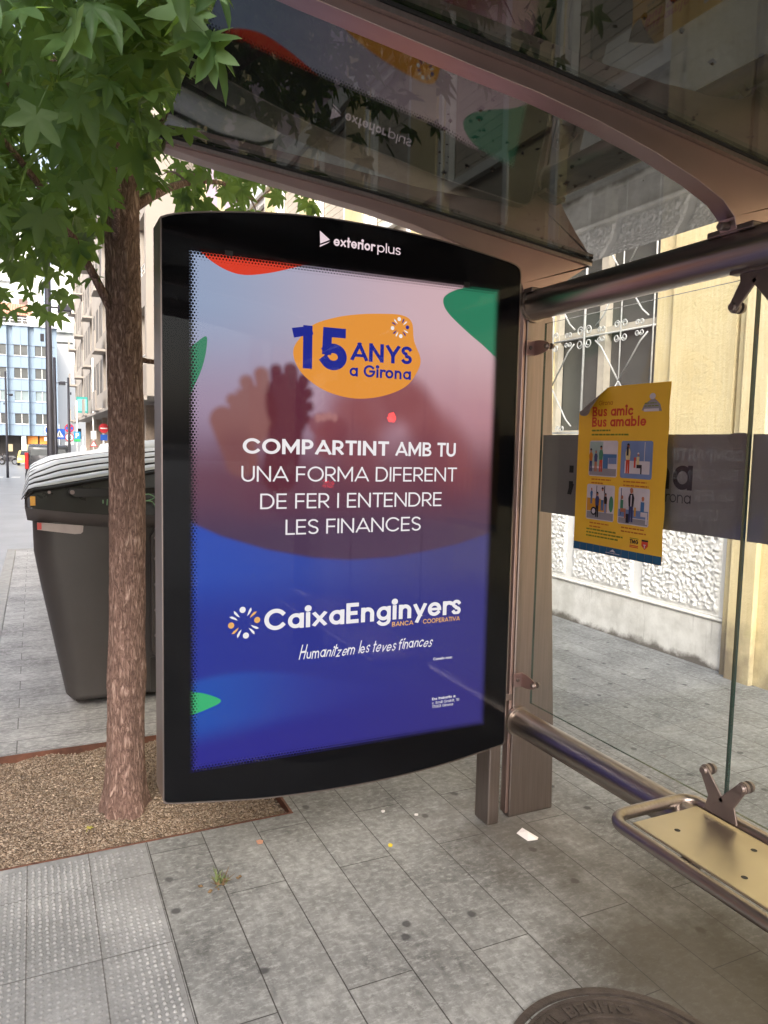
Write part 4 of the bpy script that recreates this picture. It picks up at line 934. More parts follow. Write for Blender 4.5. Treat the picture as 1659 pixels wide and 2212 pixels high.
nrect(a+.003, a+.108, z0+.030, z0+.075, IY, 3); nrect(a+.004, b-.003, z0+.003, z0+.028, IGR, 3); nrect(a+.050, a+.053, z0+.03, z1-.004, IBK, 3); nrect(a+.090, a+.094, z0+.03, z1-.004, IBK, 3)
mb.poly([fp(4)(a+.040+.015*math.cos(q*.4), z0+.030+.015*math.sin(q*.4)) for q in range(16)], IBK); mb.poly([fp(5)(a+.040+.009*math.cos(q*.4), z0+.030+.009*math.sin(q*.4)) for q in range(16)], IPL)
fig(a+.058, z0+.010, .088, INV, IBK, k=6); fig(a+.026, z0+.055, .055, IMB, IMB, ISN); fig(a+.083, z0+.035, .080, IPL, IMB); fig(a+.100, z0+.028, .068, IBK, ISK); mb.poly([fp(4)(a+.128+.011*math.cos(q*.4), z0+.060+.028*math.sin(q*.4)) for q in range(16)], ILF)
a, b, z0, z1 = pics[3]
nrect(a+.003, b-.003, z0+.024, z0+.050, ISK, 3); nrect(a+.004, b-.004, z0+.003, z0+.022, IGR, 3); nrect(a+.012, a+.015, z0+.03, z1-.004, INV, 3); nrect(a+.076, a+.084, z0+.030, z0+.060, IY, 3)
fig(a+.062, z0+.010, .112, IBK, INV, ISN, k=6); nrect(a+.060, a+.065, z0+.062, z0+.100, IPL, 9); fig(a+.018, z0+.020, .078, ILF, ISN, ISN, True); fig(a+.112, z0+.008, .092, IMB, IPL, ISN, True); nrect(a+.040, a+.055, z0+.006, z0+.036, IBK, 5)
# emblems along the bottom and top right
mb.poly([fp(2)(*p_) for p_ in ((-1.848, 1.660), (-1.762, 1.656), (-1.770, 1.678), (-1.788, 1.692), (-1.800, 1.700), (-1.816, 1.690), (-1.838, 1.678))], IGR)
mb.poly([fp(3)(-1.803+.013*math.cos(q*.4), 1.704+.010*math.sin(q*.4)) for q in range(16)], IPL); nrect(-1.838, -1.774, 1.656, 1.665, IPL, 3)
lines(-1.836, (.05, .06), 1.684, .009, .003, IG)
text(mb, "TMG", fp(2), -1.871, -1.832, 1.224, .014, IBK, .22); nrect(-1.871, -1.832, 1.216, 1.219, IR, 2); nrect(-1.871, -1.832, 1.211, 1.214, IR, 2); nrect(-1.871, -1.832, 1.2405, 1.2425, IG, 2)
mb.poly([fp(2)(*p_) for p_ in ((-1.818, 1.236), (-1.790, 1.236), (-1.790, 1.222), (-1.804, 1.210), (-1.818, 1.222))], IR); nrect(-1.818, -1.790, 1.2365, 1.242, IBK, 2); text(mb, "T", fp(4), -1.809, -1.799, 1.215, .012, IPL, .22)
for k in range(12): nrect(S0+.0005+(S1-S0-.001)*k/12, S0+(S1-S0-.001)*(k+1)/12, Z0+.0005, Z0+.028, IB, 1)
mb.poly([fp(3)(*p_) for p_ in ((-1.965, 1.183), (-1.935, 1.183), (-1.950, 1.192))], IPL); nrect(-1.985, -1.915, 1.177, 1.179, IPL, 3)
mb.build('printing', mats, NO, recalc=False)

# ------------------------------------------------------------------ street tree
mt, t, o = new_mat('tree_bark'); n = N(t); p = n.obj()
mp = n('Mapping', {'Vector': p, 'Scale': (1, 1, .24)}).outputs[0]
na = n('TexNoise', {'Vector': mp, 'Scale': 62.0, 'Detail': 5.0, 'Roughness': .62, 'Distortion': .6}).outputs['Fac']; nb = n('TexNoise', {'Vector': mp, 'Scale': 150.0, 'Detail': 6.0, 'Roughness': .7}).outputs['Fac']
ridge = n.math('ABSOLUTE', n.math('MULTIPLY_ADD', na, 2.0, -1.0)); n2 = n.noise(p, 7, 5, .6)
h = n.math('ADD', n.math('MULTIPLY', n.math('MINIMUM', ridge, .30), 2.4), n.math('MULTIPLY', nb, .5))
cc = n.ramp(h, [(.22, (.060, .035, .028)), (.42, (.215, .132, .106)), (.75, (.34, .220, .180)), (1.0, (.52, .38, .32))])
cc = n.mix(n.math('MULTIPLY', n2, .4), cc, (.26, .155, .122, 1))
bn = n('Bump', {'Height': h, 'Strength': .8, 'Distance': .010})
b = n('BsdfPrincipled', {'Base Color': cc, 'Roughness': .9, 'Normal': bn.outputs[0]}); t.links.new(b.outputs[0], o.inputs[0])
BARK = mt
TX, TY = .322, 3.16
T = thing('street_tree', 'young broadleaf tree with star shaped leaves growing in the gravel pit', 'tree', (TX, TY, 0))
mb = MB(); NA, NH = 56, 150
vs = []
for j in range(NH+1):
    z = -.05+3.75*j/NH
    rr = .0735-.0035*z+.025*math.exp(-max(z, 0)/.10)+.010*math.exp(-((z-.55)/.09)**2)*.5
    cx_ = .012*math.sin(z*1.3)+.004*z; cy_ = .01*math.sin(z*1.1+1)
    for i in range(NA):
        a = 2*math.pi*i/NA
        q = 1+.030*math.sin(a*3+z*2)+.018*math.sin(a*7-z*3.1)+.020*math.sin(a*13+2.5*math.sin(z*9))+random.uniform(-.012, .012)+.10*math.exp(-max(z, 0)/.07)*math.sin(a*5+.8)
        vs.append((TX+cx_+rr*q*math.cos(a), TY+cy_+rr*q*math.sin(a), z))
mb.add(vs, [(j*NA+i, j*NA+(i+1) % NA, (j+1)*NA+(i+1) % NA, (j+1)*NA+i) for j in range(NH) for i in range(NA)])
mb.build('trunk', BARK, T, smooth=True, recalc=False)
limbs = []
def limb(p0, p1, r0_, r1_, sag=.0):
    p0, p1 = Vector(p0), Vector(p1); pts = []
    for k in range(9):
        t_ = k/8; q = p0.lerp(p1, t_); q.z += sag*4*t_*(1-t_); pts.append(q)
    limbs.append((pts, [r0_+(r1_-r0_)*k/8 for k in range(9)]))
    return pts
tips = []
tz = [2.42, 2.5, 2.62, 2.75, 2.9, 3.05, 3.2, 3.3, 3.45, 3.55]
for k, z in enumerate(tz):
    a = k*2.4+.9; Lh = 1.35 if z < 2.9 else 1.0
    e_ = (TX+Lh*math.cos(a), TY+Lh*math.sin(a), z+.55+random.uniform(-.1, .25))
    pts = limb((TX+.04*math.cos(a), TY+.04*math.sin(a), z), e_, .022, .005, .12)
    for q in (3, 4, 5, 6, 7, 8):
        b_ = a+random.uniform(-1.2, 1.2); l2 = random.uniform(.25, .55); pp = pts[q]
        tp = (pp.x+l2*math.cos(b_), pp.y+l2*math.sin(b_), pp.z+random.uniform(-.18, .25)); limb(pp, tp, .007, .002, .03)
limb((TX-.02, TY-.06, 2.3), (.16, 1.45, 2.95), .016, .004, .05); limb((TX-.03, TY-.02, 2.02), (TX-.55, TY-.35, 2.62), .018, .006, .10); limb((TX+.05, TY, 1.86), (TX+.26, TY+.05, 1.90), .012, .006, -.03)
mb = MB()
for pts, rr in limbs: mb.tube(pts, rr, 7)
mb.build('limb', BARK, T, smooth=True, recalc=False)
mt, t, o = new_mat('star_leaf'); n = N(t)
gi = n('NewGeometry'); ri = gi.outputs['Random Per Island']; p = n.obj()
cc = n.ramp(ri, [(0, (.040, .084, .034)), (.4, (.070, .138, .054)), (.75, (.120, .205, .095)), (.93, (.17, .27, .11)), (1, (.26, .30, .08))])
cc = n.mix(n.math('MULTIPLY', n.noise(p, 9, 4), .5), cc, (.050, .110, .048, 1))
cc = n.mix(n.math('MULTIPLY', gi.outputs['Backfacing'], .5), cc, (.13, .19, .10, 1))
b = n('BsdfPrincipled', {'Base Color': cc, 'Roughness': .50, 'Specular IOR Level': .4}); tl = n('BsdfTranslucent', {'Color': n.mix(.7, cc, (.32, .50, .06, 1))})
mx = n('MixShader', {0: .46, 1: b.outputs[0], 2: tl.outputs[0]}); t.links.new(mx.outputs[0], o.inputs[0])
LEAF = mt
# one leaf outline: five pointed lobes
lobes = [(90, 1.0), (35, .95), (-22, .70), (145, .95), (202, .70)]
ol = []
order = [(-22, .70), (35, .95), (90, 1.0), (145, .95), (202, .70)]
ol.append((0.06, -.10))
for i, (an, ln) in enumerate(order):
    for d_, rr in ((-19, .56), (-9, .78), (0, 1.0), (9, .78), (19, .56)): ol.append((ln*rr*math.cos(R(an+d_)), ln*rr*math.sin(R(an+d_))+.12))
    if i < 4:
        an2 = (an+order[i+1][0])/2; ol.append((.40*math.cos(R(an2)), .40*math.sin(R(an2))+.12))
ol.append((-.06, -.10))
NL = len(ol)
def leaf(mb, pos, ax_tip, nrm, s, curl):
    x_ = ax_tip.cross(nrm).normalized(); nn = x_.cross(ax_tip).normalized()
    vs = [pos+ax_tip*(.12*s)]
    for (a, b_) in ol:
        rr2 = a*a+(b_-.12)**2; zz = -curl*rr2*s+.10*abs(a)*s
        vs.append(pos+x_*(a*s)+ax_tip*(b_*s)+nn*zz)
    fs = [(0, i, i+1) for i in range(1, NL)]
    b0 = len(vs); q = pos-ax_tip*(.10*s)     # petiole
    pe = q-ax_tip*(s*.75)+nn*(-.25*s); w_ = x_*(.0011)
    vs += [q-w_, q+w_, pe+w_, pe-w_]; fs.append((b0, b0+1, b0+2, b0+3))
    mb.add(vs, fs)
mb = MB(); cnt = 0
def ok(x, y, z, s):
    if y < .9 or z < 2.0: return False
    if (x*x+y*y) < 1.22**2: return False
    if x > .335 and y < 2.62 and z < 2.62-.0*x: return False                 # keep clear of the shelter roof
    if x > .36-.02 and y < 2.75 and z < 2.36: return False
    zmin = 2.15 if y > 2.3 else 2.20
    if x > .24: zmin = max(zmin, 2.12 if y < 2.2 else (2.42 if y < 3.3 else 2.60))
    if x > .46: zmin = max(zmin, 2.66)
    if x > .46 and z < 3.0 and (math.sin(x*23.0)+math.sin(y*19.0+z*7)) > -.5: return False
    if z < zmin: return False
    return True
pool = []
for pts, rr in limbs[:-1]:
    L_ = (pts[-1]-pts[0]).length
    for _ in range(int(16+L_*34)):
        t_ = random.random()**.7*8; i = min(int(t_), 7); q = pts[i].lerp(pts[i+1], t_-i)
        pool.append(q+Vector((random.gauss(0, .13), random.gauss(0, .13), random.gauss(-.05, .12))))
# denser lower skirt facing the street and the shelter
for _ in range(4300):
    a = random.uniform(0, 6.283); rr = 1.45*math.sqrt(random.random()); x = TX-.35+rr*math.cos(a)*1.0; y = TY-.30+rr*math.sin(a)*1.05; z = random.uniform(2.05, 3.35)
    pool.append(Vector((x, y, z)))
for _ in range(330): pool.append(Vector((random.gauss(.20, .13), random.gauss(1.72, .24), random.gauss(2.55, .24))))
for q in pool:
    if not ok(q.x, q.y, q.z, .1): continue
    out_ = Vector((q.x-TX, q.y-TY, 0)); out_ = out_.normalized() if out_.length > .05 else Vector((1, 0, 0))
    tip_ = (out_*random.uniform(.1, .8)+Vector((random.uniform(-.6, .6), random.uniform(-.6, .6), random.uniform(-1.1, -.25)))).normalized()
    nr = (Vector((random.uniform(-.5, .5), random.uniform(-.5, .5), random.uniform(.35, 1))) + out_*.5).normalized()
    leaf(mb, q, tip_, nr, random.uniform(.050, .100), random.uniform(.08, .60)); cnt += 1
mb.build('crown', LEAF, T, recalc=False, smooth=True)
print('leaves', cnt)

# ------------------------------------------------------------------ waste containers
GREYP = pbr('grey_bin_plastic', (.047, .042, .040), .42, 0, .10, 4, .05, 120)
GREYD = pbr('dark_bin_plastic', (.030, .028, .027), .28, 0, .12, 5, .03, 90)
LIDM = pbr('pale_grey_lid', (.50, .53, .55), .32, 0, .10, 6, .03, 80)
def make_bin():
    D = 1.36
    B = thing('waste_container', 'grey waste container with pale ribbed lid and green scrawl, beside the tree', 'waste container', (.6, 5.13, 0), 'street waste containers in a row')
    yf, yb = 4.45, 4.45+D
    def ring(z, x0, x1, bul, rr=.12):
        """rounded rectangle outline at height z, bulged toward the viewer"""
        pts = []
        for (cx_, cy_, a0) in ((x1-rr, yb-rr, 0), (x0+rr, yb-rr, 90), (x0+rr, yf+rr, 180), (x1-rr, yf+rr, 270)):
            pts += [(cx_+rr*math.cos(R(a0+18*q)), cy_+rr*math.sin(R(a0+18*q)) - (bul if cy_ < yf+.5 else 0), z) for q in range(6)]
        return pts
    rings = [ring(.05, .175, 1.03, .0, .05), ring(.075, .145, 1.06, .0, .08), ring(.20, .12, 1.08, 0), ring(.72, .022, 1.18, 0), ring(.90, -.008, 1.21, 0), ring(1.10, -.012, 1.215, 0)]
    mb = MB(); n_ = len(rings[0])
    for rg in rings: mb.v += rg
    mb.f = [(k*n_+i, k*n_+(i+1) % n_, (k+1)*n_+(i+1) % n_, (k+1)*n_+i) for k in range(5) for i in range(n_)]+[tuple(range(n_))[::-1]]; mb.m = [0]*len(mb.f)
    mb.build('body', GREYP, B, smooth=True)
    mb = MB()
    for x in (.25, .95):
        for y in (yf+.2, yb-.2): mb.box(x-.05, x+.05, y-.05, y+.05, -.01, .055)
    mb.build_each('foot', BLACK, B)
    # collar, darker skirt, pale ribbed lid
    def lidz(x): return float(np.interp(x, [-.05, -.03, 0.0, .06, .19, .37, .55, .64, .9, 1.15, 1.25], [1.20, 1.245, 1.259, 1.266, 1.289, 1.322, 1.345, 1.362, 1.39, 1.36, 1.30]))
    X_ = [-.047, -.042, -.03, -.005, .03, .10, .2, .35, .5, .65, .8, .95, 1.1, 1.2, 1.245]
    def low(x, base): return base-.052*math.sin(math.pi*min(max((x+.047)/1.29, 0), 1))
    bul = lambda x: .055*math.sin(math.pi*min(max((x+.047)/1.29, 0), 1))**.5
    mb = MB()
    A_ = [(x, yf-.02-bul(x), low(x, 1.155)) for x in X_]; C_ = [(x*.985+.01, yf+.032-bul(x)*.8, low(x, 1.075)+.006) for x in X_]; D_ = [(x*.96+.025, yf+.07, low(x, 1.075)+.012) for x in X_]
    k = len(X_); mb.add(A_+C_+D_, [(r_*k+i, r_*k+i+1, (r_+1)*k+i+1, (r_+1)*k+i) for r_ in range(2) for i in range(k-1)])
    # sides of the collar
    for xe in (-.047, 1.245):
        mb.quad((xe, yf-.02, 1.155), (xe, yb+.02, 1.155), (xe*.96+.025, yb, 1.08), (xe*.96+.025, yf+.03, 1.08))
    mb.quad((-.047, yb+.02, 1.155), (1.245, yb+.02, 1.155), (1.22, yb, 1.08), (-.02, yb, 1.08))
    mb.build('collar', pbr('collar_plastic_lit', (.115, .100, .095), .45, 0, .10, 4), B, smooth=True)  # paler than the body: light thrown up by the pavement, painted in
    mb = MB(); A2 = [(x, yf+.03-bul(x)*.4, max(lidz(x)-.018, 1.16)) for x in X_]
    A1 = [(x, yf-.0205-bul(x), low(x, 1.157)) for x in X_]
    mb.add(A1+A2, [(i, i+1, k+i+1, k+i) for i in range(k-1)])
    for xe in (-.047, 1.245): mb.quad((xe, yf-.02, 1.156), (xe, yb+.02, 1.156), (xe, yb-.02, 1.20), (xe, yf+.03, 1.20))
    mb.quad((-.047, yb+.02, 1.156), (1.245, yb+.02, 1.156), (1.245, yb-.02, 1.30), (-.047, yb-.02, 1.22))
    sk_ = mb.build('skirt', GREYD, B, smooth=True)
    mb = MB(); xs_ = np.linspace(-.05, 1.25, 44); prof = []      # stepped lid: six overlapping leaves, the shade in their gaps painted black
    for q in range(4):
        y0_ = yf+.015+q*(D-.03)/4; y1_ = y0_+(D-.03)/4; zb_ = .025*q+.004
        for t_, dz_ in ((0, -.012), (.012, -.012), (.018, -.001), (.05, .013), (.14, .021), (.45, .021), (.93, .006), (.995, -.012)): prof.append((y0_+(y1_-y0_)*t_, zb_+dz_))
    vs = []
    for (y, dz_) in prof:
        for x in xs_:
            side = min(1, max(0, (x+.05)/.20))**.6
            vs.append((float(x)-.012*(1-side), y, lidz(x)+(dz_ if dz_ < 0 else dz_*side)-(0 if dz_ > 0 else 0)))
    kx = len(xs_); npf = len(prof)
    mb.add(vs, [(j*kx+i, j*kx+i+1, (j+1)*kx+i+1, (j+1)*kx+i) for j in range(npf-1) for i in range(kx-1)])
    mb.m = [1 if j % 8 in (7, 0, 1) else 0 for j in range(npf-1) for i in range(kx-1)]
    lo_ = mb.build('lid', [LIDM, BLACK], B, recalc=False, smooth=False)
    mb = MB(); mb.tube([(.62, yf+1.1, 1.43), (.66, yf+1.1, 1.47), (.85, yf+1.1, 1.492), (1.0, yf+1.1, 1.485), (1.06, yf+1.1, 1.445)], [.02, .045, .05, .045, .02], 12); mb.build('handle_hump', LIDM, lo_, smooth=True)
    mb = MB(); pts = [(float(x), yf+.020-.4*bul(float(x)), max(lidz(x)-.012, 1.165)) for x in np.linspace(-.046, 1.24, 30)]; mb.tube(pts, .008, 8); mb.build('seal', BLACK, lo_)
    def fy_(x): return yf-.022-bul(x)
    mb = MB(); pts = [(.165, 1.236), (.18, 1.255), (.9, 1.262), (.92, 1.24), (.9, 1.212), (.2, 1.210)]
    mb.add([(x, yf+.0-bul(x)*.75, z) for x, z in pts]+[(x, yf+.02-bul(x)*.6, z) for x, z in pts], [tuple(range(6))]+[(i, (i+1) % 6, 6+(i+1) % 6, 6+i) for i in range(6)]); mb.build('slot', BLACK, sk_)
    mb = MB(); mb.tube([(.19, yf-.045, 1.236), (.19, yf-.015, 1.236)], .012, 10); mb.tube([(.075, yf-.035, 1.236), (.075, yf-.01, 1.236)], .009, 10); mb.build_each('pivot_bolt', DARKSTEEL, sk_)
    mb = MB(); pts = [(.012, 1.070), (.246, 1.047), (.243, 1.012), (.232, 1.002), (.20, 1.001), (.012, 1.030)]
    mb.add([(x, yf-.006, z) for x, z in pts]+[(x, yf+.02, z) for x, z in pts], [tuple(range(6))]+[(i, (i+1) % 6, 6+(i+1) % 6, 6+i) for i in range(6)]); mb.build('white_plate', pbr('bin_label_plate', (.42, .36, .35), .45), B)
    mb = MB(); mb.box(.012, .034, yf-.009, yf-.0065, 1.032, 1.068); mb.build('red_reflector', pbr('bin_red_reflector', (.6, .07, .06), .3), B)
    mb = MB(); mb.box(-.020, .006, yf-.034, yf-.026, 1.165, 1.215); mb.build('amber_reflector', pbr('amber_reflector', (.75, .36, .03), .25), B)
    mb = MB(); mb.prism([(.60, .30), (.60, .98), (.63, 1.03), (.70, 1.04), (.77, 1.03), (.80, .98), (.80, .30), (.76, .26), (.64, .26)], 'y', yf-.05, yf+.02); lg = mb.build('lifting_lug', GREYP, B, bevel=.015)
    mb = MB()
    for z in (.40, .55, .70, .85, .97): mb.tube([(.628, yf-.057, z), (.628, yf-.049, z)], .010, 10)
    mb.build_each('rivet', STEEL, lg)
    mb = MB(); mb.box(.60, .80, yf-.005, yf+.0, .05, .26); mb.tube([(.64, yf-.03, .30), (.76, yf-.03, .30)], .02, 10); mb.build('lug_foot', GREYD, B)
    # green scrawl on the skirt
    mb = MB()
    for pts in ([(.345, 1.175), (.345, 1.195)], [(.365, 1.165), (.368, 1.198)], [(.50, 1.155), (.53, 1.19), (.545, 1.21), (.585, 1.225), (.62, 1.205), (.575, 1.188), (.55, 1.20)], [(.51, 1.16), (.56, 1.185), (.605, 1.182), (.63, 1.15), (.625, 1.195)], [(.62, 1.15), (.66, 1.19), (.70, 1.16)]):
        sp_ = spline(pts, n=5) if len(pts) > 2 else pts
        mb.tube([(x, yf-.024-bul(x)*.93, z) for x, z in sp_], .0035, 6)
    mb.build('scrawl', pbr('green_marker', (.16, .32, .18), .5), sk_)
    return B
b1 = make_bin()
for k, lab in ((1, 'grey waste container with pale ribbed lid, middle one of the row behind the tree'), (2, 'grey waste container with pale ribbed lid, farthest of the row behind the tree')):
    c_ = copy_tree(b1); c_.location = (.6+.0, 5.13+1.46*k, gz(5.13+1.46*k)); c_['label'] = lab

# ------------------------------------------------------------------ street lamps
LAMPM = pbr('lamp_post_paint', (.035, .035, .045), .5, .3)
def make_lamp(loc, h, zl, side, rr, label):
    Lp = thing('street_lamp', label, 'street lamp', loc, 'slim dark lamp posts along the street'); x, y, z = loc
    mb = MB(); mb.tube([(x, y, z-.05), (x, y, z+.3), (x, y, z+h)], [rr*1.05, rr, rr*.72], 16); mb.build('pole', LAMPM, Lp, smooth=True)
    mb = MB(); mb.tube([(x, y, z+zl), (x+side*.16, y, z+zl+.01)], .015, 8); mb.build('arm', LAMPM, Lp)
    mb = MB(); mb.box(min(x+side*.15, x+side*.37), max(x+side*.15, x+side*.37), y-.16, y+.16, z+zl-.065, z+zl+.045)
    hd = mb.build('lamp_head', LAMPM, Lp, bevel=.015)
    mb = MB(); mb.box(min(x+side*.18, x+side*.34), max(x+side*.18, x+side*.34), y-.12, y+.12, z+zl-.072, z+zl-.0655); mb.build('lens', pbr('lamp_lens', (.55, .55, .5), .3), hd)
    mb = MB(); mb.box(x-.03-side*.10, x+.03-side*.10, y-.05, y+.05, z+zl-.58, z+zl-.46); mb.build('camera_box', LAMPM, Lp)
make_lamp((.275, 14.2, gz(14.2)), 6.2, 3.90, 1, .060, 'tall dark lamp post nearest the waste containers, its top lost in leaves')
make_lamp((.78, 31, gz(31)), 5.0, 4.05, 1, .075, 'dark lamp post just right of and behind the tallest one, by the van')
make_lamp((1.62, 40, gz(40)), 5.1, 4.85, -1, .070, 'dark lamp post with its arm pointing left before the white tower')
make_lamp((-1.35, 48, gz(48)), 6.0, 4.7, 1, .07, 'dark lamp post at the left edge in front of the blue building')

# ------------------------------------------------------------------ vehicles
def vehicle(name, label, cat, L_, W_, H_, prof, glass, colr, loc, rot, lights, group=None, win_rear=None):
    """prof: side outline (y,z) with y=0 rear; body extruded with tumblehome; glass: list of (y,z) side window outlines"""
    V = thing(name, label, cat, (0, 0, 0), group)
    paint = pbr('paint_'+name+'_'+label[:6], colr, .28, 0, .05, 2, coat=.6)
    mb = MB(); n_ = len(prof)
    def xs_at(z): return W_/2*(1-.16*max(0, (z-H_*.55)/(H_*.45))**1.3)
    vs = []
    for sx_ in (-1, -.94, .94, 1):
        for (y, z) in prof:
            inset = 1 if abs(sx_) < 1 else 0
            cy_ = L_/2; 
            vs.append((sx_*xs_at(z), y if inset else cy_+(y-cy_)*.985, z if inset else (H_*.5+(z-H_*.5)*.97)))
    fs = [tuple(range(n_))[::-1], tuple(range(3*n_, 4*n_))]
    for k in range(3): fs += [(k*n_+i, k*n_+(i+1) % n_, (k+1)*n_+(i+1) % n_, (k+1)*n_+i) for i in range(n_)]
    mb.add(vs, fs); body = mb.build('body', paint, V, bevel=.03); smooth_by_angle(body, 40)
    for g_ in glass:
        for sx_ in (-1, 1):
            mb = MB(); mb.poly([(sx_*(xs_at(z)+.006), y, z) for y, z in g_]); mb.build('side_window', DKGLASS, V)
    for wf in (win_rear or []):
        mb = MB(); mb.quad(*wf); mb.build('windscreen', DKGLASS, V)
    for y in (L_*.18, L_*.80):
        for sx_ in (-1, 1):
            mb = MB(); x0 = sx_*(W_/2-.20); x1 = sx_*(W_/2+.008); mb.tube([(x0, y, .32), (x1, y, .32)], .32, 24); wh = mb.build('wheel', TYRE, V)
            mb = MB(); mb.tube([(x1, y, .32), (x1+sx_*.012, y, .32)], [.20, .19], 16); mb.build('rim', pbr('wheel_rim', (.45, .45, .45), .35, .7), wh)
    for nm, mt_, bx in lights:
        mb = MB(); mb.box(*bx); mb.build(nm, mt_, V, bevel=.01)
    mb = MB(); mb.box(-.26, .26, -.012, -.002, .48, .59); mb.build('number_plate', WHITE, V)
    V.location = loc; V.rotation_euler = (0, 0, rot); return V
TAILr = emit('tail_light', (1, .03, .03), 25.0); TAILd = pbr('tail_light_off', (.55, .02, .02), .2); HEADL = emit('head_light', (1, .85, .55), 3)
AMB = pbr('yellow_lamp_glass', (.7, .5, .1), .2); CLR = pbr('clear_lamp_glass', (.6, .6, .6), .15)
vanp = [(0, .42), (.02, 1.2), (.10, 1.80), (.22, 1.88), (3.1, 1.88), (3.5, 1.80), (4.15, 1.12), (4.75, .95), (4.85, .55), (4.75, .30), (.1, .30)]
vehicle('parked_van', 'dark grey van parked at the kerb, seen from behind beyond the containers', 'van', 4.85, 1.86, 1.88, vanp,
        [[(2.5, 1.1), (2.5, 1.65), (3.35, 1.65), (3.85, 1.15)]], (.045, .048, .055), (.60, 35.5, gz(36)-.13), 0,
        [('tail_light', TAILd, (-.935, -.79, -.03, .03, .85, 1.55)), ('tail_light', TAILd, (.79, .935, -.03, .03, .85, 1.55)), ('bumper', BLACK, (-.88, .88, -.07, .0, .38, .62))],
        win_rear=[((-.74, .028, 1.15), (-.03, .028, 1.15), (-.03, .080, 1.70), (-.68, .080, 1.70)), ((.03, .028, 1.15), (.74, .028, 1.15), (.68, .080, 1.70), (.03, .080, 1.70))])
carp = [(0, .45), (.05, .85), (.25, 1.0), (.75, 1.40), (1.2, 1.46), (2.1, 1.44), (2.95, .98), (3.85, .82), (4.05, .60), (4.0, .30), (.1, .30)]
carglass = [[(.55, .98), (.95, 1.34), (1.5, 1.37), (1.5, .98)], [(1.58, .98), (1.58, 1.37), (2.05, 1.36), (2.75, .98)]]
rearw = [((-.60, .30, 1.03), (.60, .30, 1.03), (.52, .70, 1.36), (-.52, .70, 1.36)), ((-.62, 2.92, 1.02), (-.54, 2.16, 1.41), (.54, 2.16, 1.41), (.62, 2.92, 1.02))]
vehicle('parked_car', 'white hatchback parked near the shops, half hidden by the tree trunk', 'car', 4.05, 1.72, 1.46, carp, carglass, (.72, .72, .72), (2.62, 26.5, gz(26)-.05), R(-4),
        [('tail_light', TAILd, (-.84, -.62, .0, .06, .72, .92)), ('tail_light', TAILd, (.62, .84, .0, .06, .72, .92))], 'cars parked along the street', rearw)
vehicle('parked_car', 'small yellow car with its headlights on, left of the van', 'car', 4.05, 1.72, 1.46, carp, carglass, (.60, .45, .12), (-.55, 84, gz(82)-.13), R(180),
        [('headlight', HEADL, (-.82, -.50, 3.95, 4.06, .60, .76)), ('headlight', HEADL, (.50, .82, 3.95, 4.06, .60, .76))], None, rearw)
# motorcycle under the blue building
def motorbike(loc, rot, label):
    M_ = thing('motorbike', label, 'motorbike', (0, 0, 0), 'motorbikes under the blue building')
    for y in (-.65, .65):
        mb = MB(); mb.tube([(math.cos(a)*0+0, y+.27*math.cos(a), .30+.27*math.sin(a)) for a in np.linspace(0, 2*math.pi, 25)], .055, 8, cap=False); mb.build('wheel', TYRE, M_)
    mb = MB(); mb.prism([(-.75, .72), (-.5, .85), (.1, .80), (.3, .95), (.55, .85), (.45, .5), (.2, .3), (-.3, .3), (-.55, .5)], 'x', -.14, .14); mb.build('body', pbr('motorbike_body', (.03, .03, .035), .3, coat=.5), M_, bevel=.04)
    mb = MB(); mb.box(-.13, .13, -.7, .0, .86, .93); mb.build('saddle', BLACK, M_, bevel=.03)
    mb = MB(); mb.tube([(-.36, .40, 1.05), (0, .50, 1.02), (.36, .40, 1.05)], .018, 8); mb.tube([(0, .5, 1.02), (0, .65, .30)], .03, 8); mb.build('handlebar', DARKSTEEL, M_)
    M_.location = loc; M_.rotation_euler = (0, 0, rot); return M_
m0 = motorbike((-3.4, 83, gz(83)-.13), R(70), 'dark motorbike parked at the left edge under the blue building')
m1_ = copy_tree(m0); m1_.location = (-2.3, 84, gz(84)-.13); m1_['label'] = 'dark motorbike parked by the white column under the blue building'

# ------------------------------------------------------------------ traffic signs at the far crossing
POLE = pbr('galvanised_pole', (.55, .56, .57), .4, .6)
def sign(loc, hp, plates, label, cat='traffic sign', pm=None):
    Sg = thing('traffic_sign', label, cat, loc, 'traffic signs at the far crossing'); x, y, z = loc
    mb = MB(); mb.tube([(x, y, z-.1), (x, y, z+hp)], .05, 10); mb.build('pole', pm or POLE, Sg, smooth=True)
    for nm, fnc in plates:
        mb = MB(); ms = fnc(mb, x, y-.06); mb.build(nm, ms, Sg, recalc=True)
def pl_round(z, rr, ms, inner=None):
    def g_(mb, x, y):
        mb.disc((x, y, z), rr, 'y', 28, 0, .03); mb.disc((x, y-.004, z), rr*.78, 'y', 28, 1)
        if inner: inner(mb, x, y-.008, z, rr)
        return ms
    return g_
def bar_inner(mb, x, y, z, rr): mb.quad((x-rr*.7, y, z-rr*.14), (x+rr*.7, y, z-rr*.14), (x+rr*.7, y, z+rr*.14), (x-rr*.7, y, z+rr*.14), 2)
def noparking(mb, x, y, z, rr):
    c_, s_ = .707, .707; w_ = rr*.12; l_ = rr*.8
    for sg in (1, -1): mb.quad((x-l_*c_-w_*s_*sg, y-.001*sg, (z-l_*s_*sg+w_*c_)), (x-l_*c_+w_*s_*sg, y-.001*sg, z-l_*s_*sg-w_*c_), (x+l_*c_+w_*s_*sg, y-.001*sg, z+l_*s_*sg-w_*c_), (x+l_*c_-w_*s_*sg, y-.001*sg, z+l_*s_*sg+w_*c_), 0)
def t30(mb, x, y, z, rr): text(mb, "30", lambda a, zz, l=0: (a, y-.0005*l, zz), x-rr*.48, x+rr*.48, z-rr*.28, rr*.56, 2, .18)
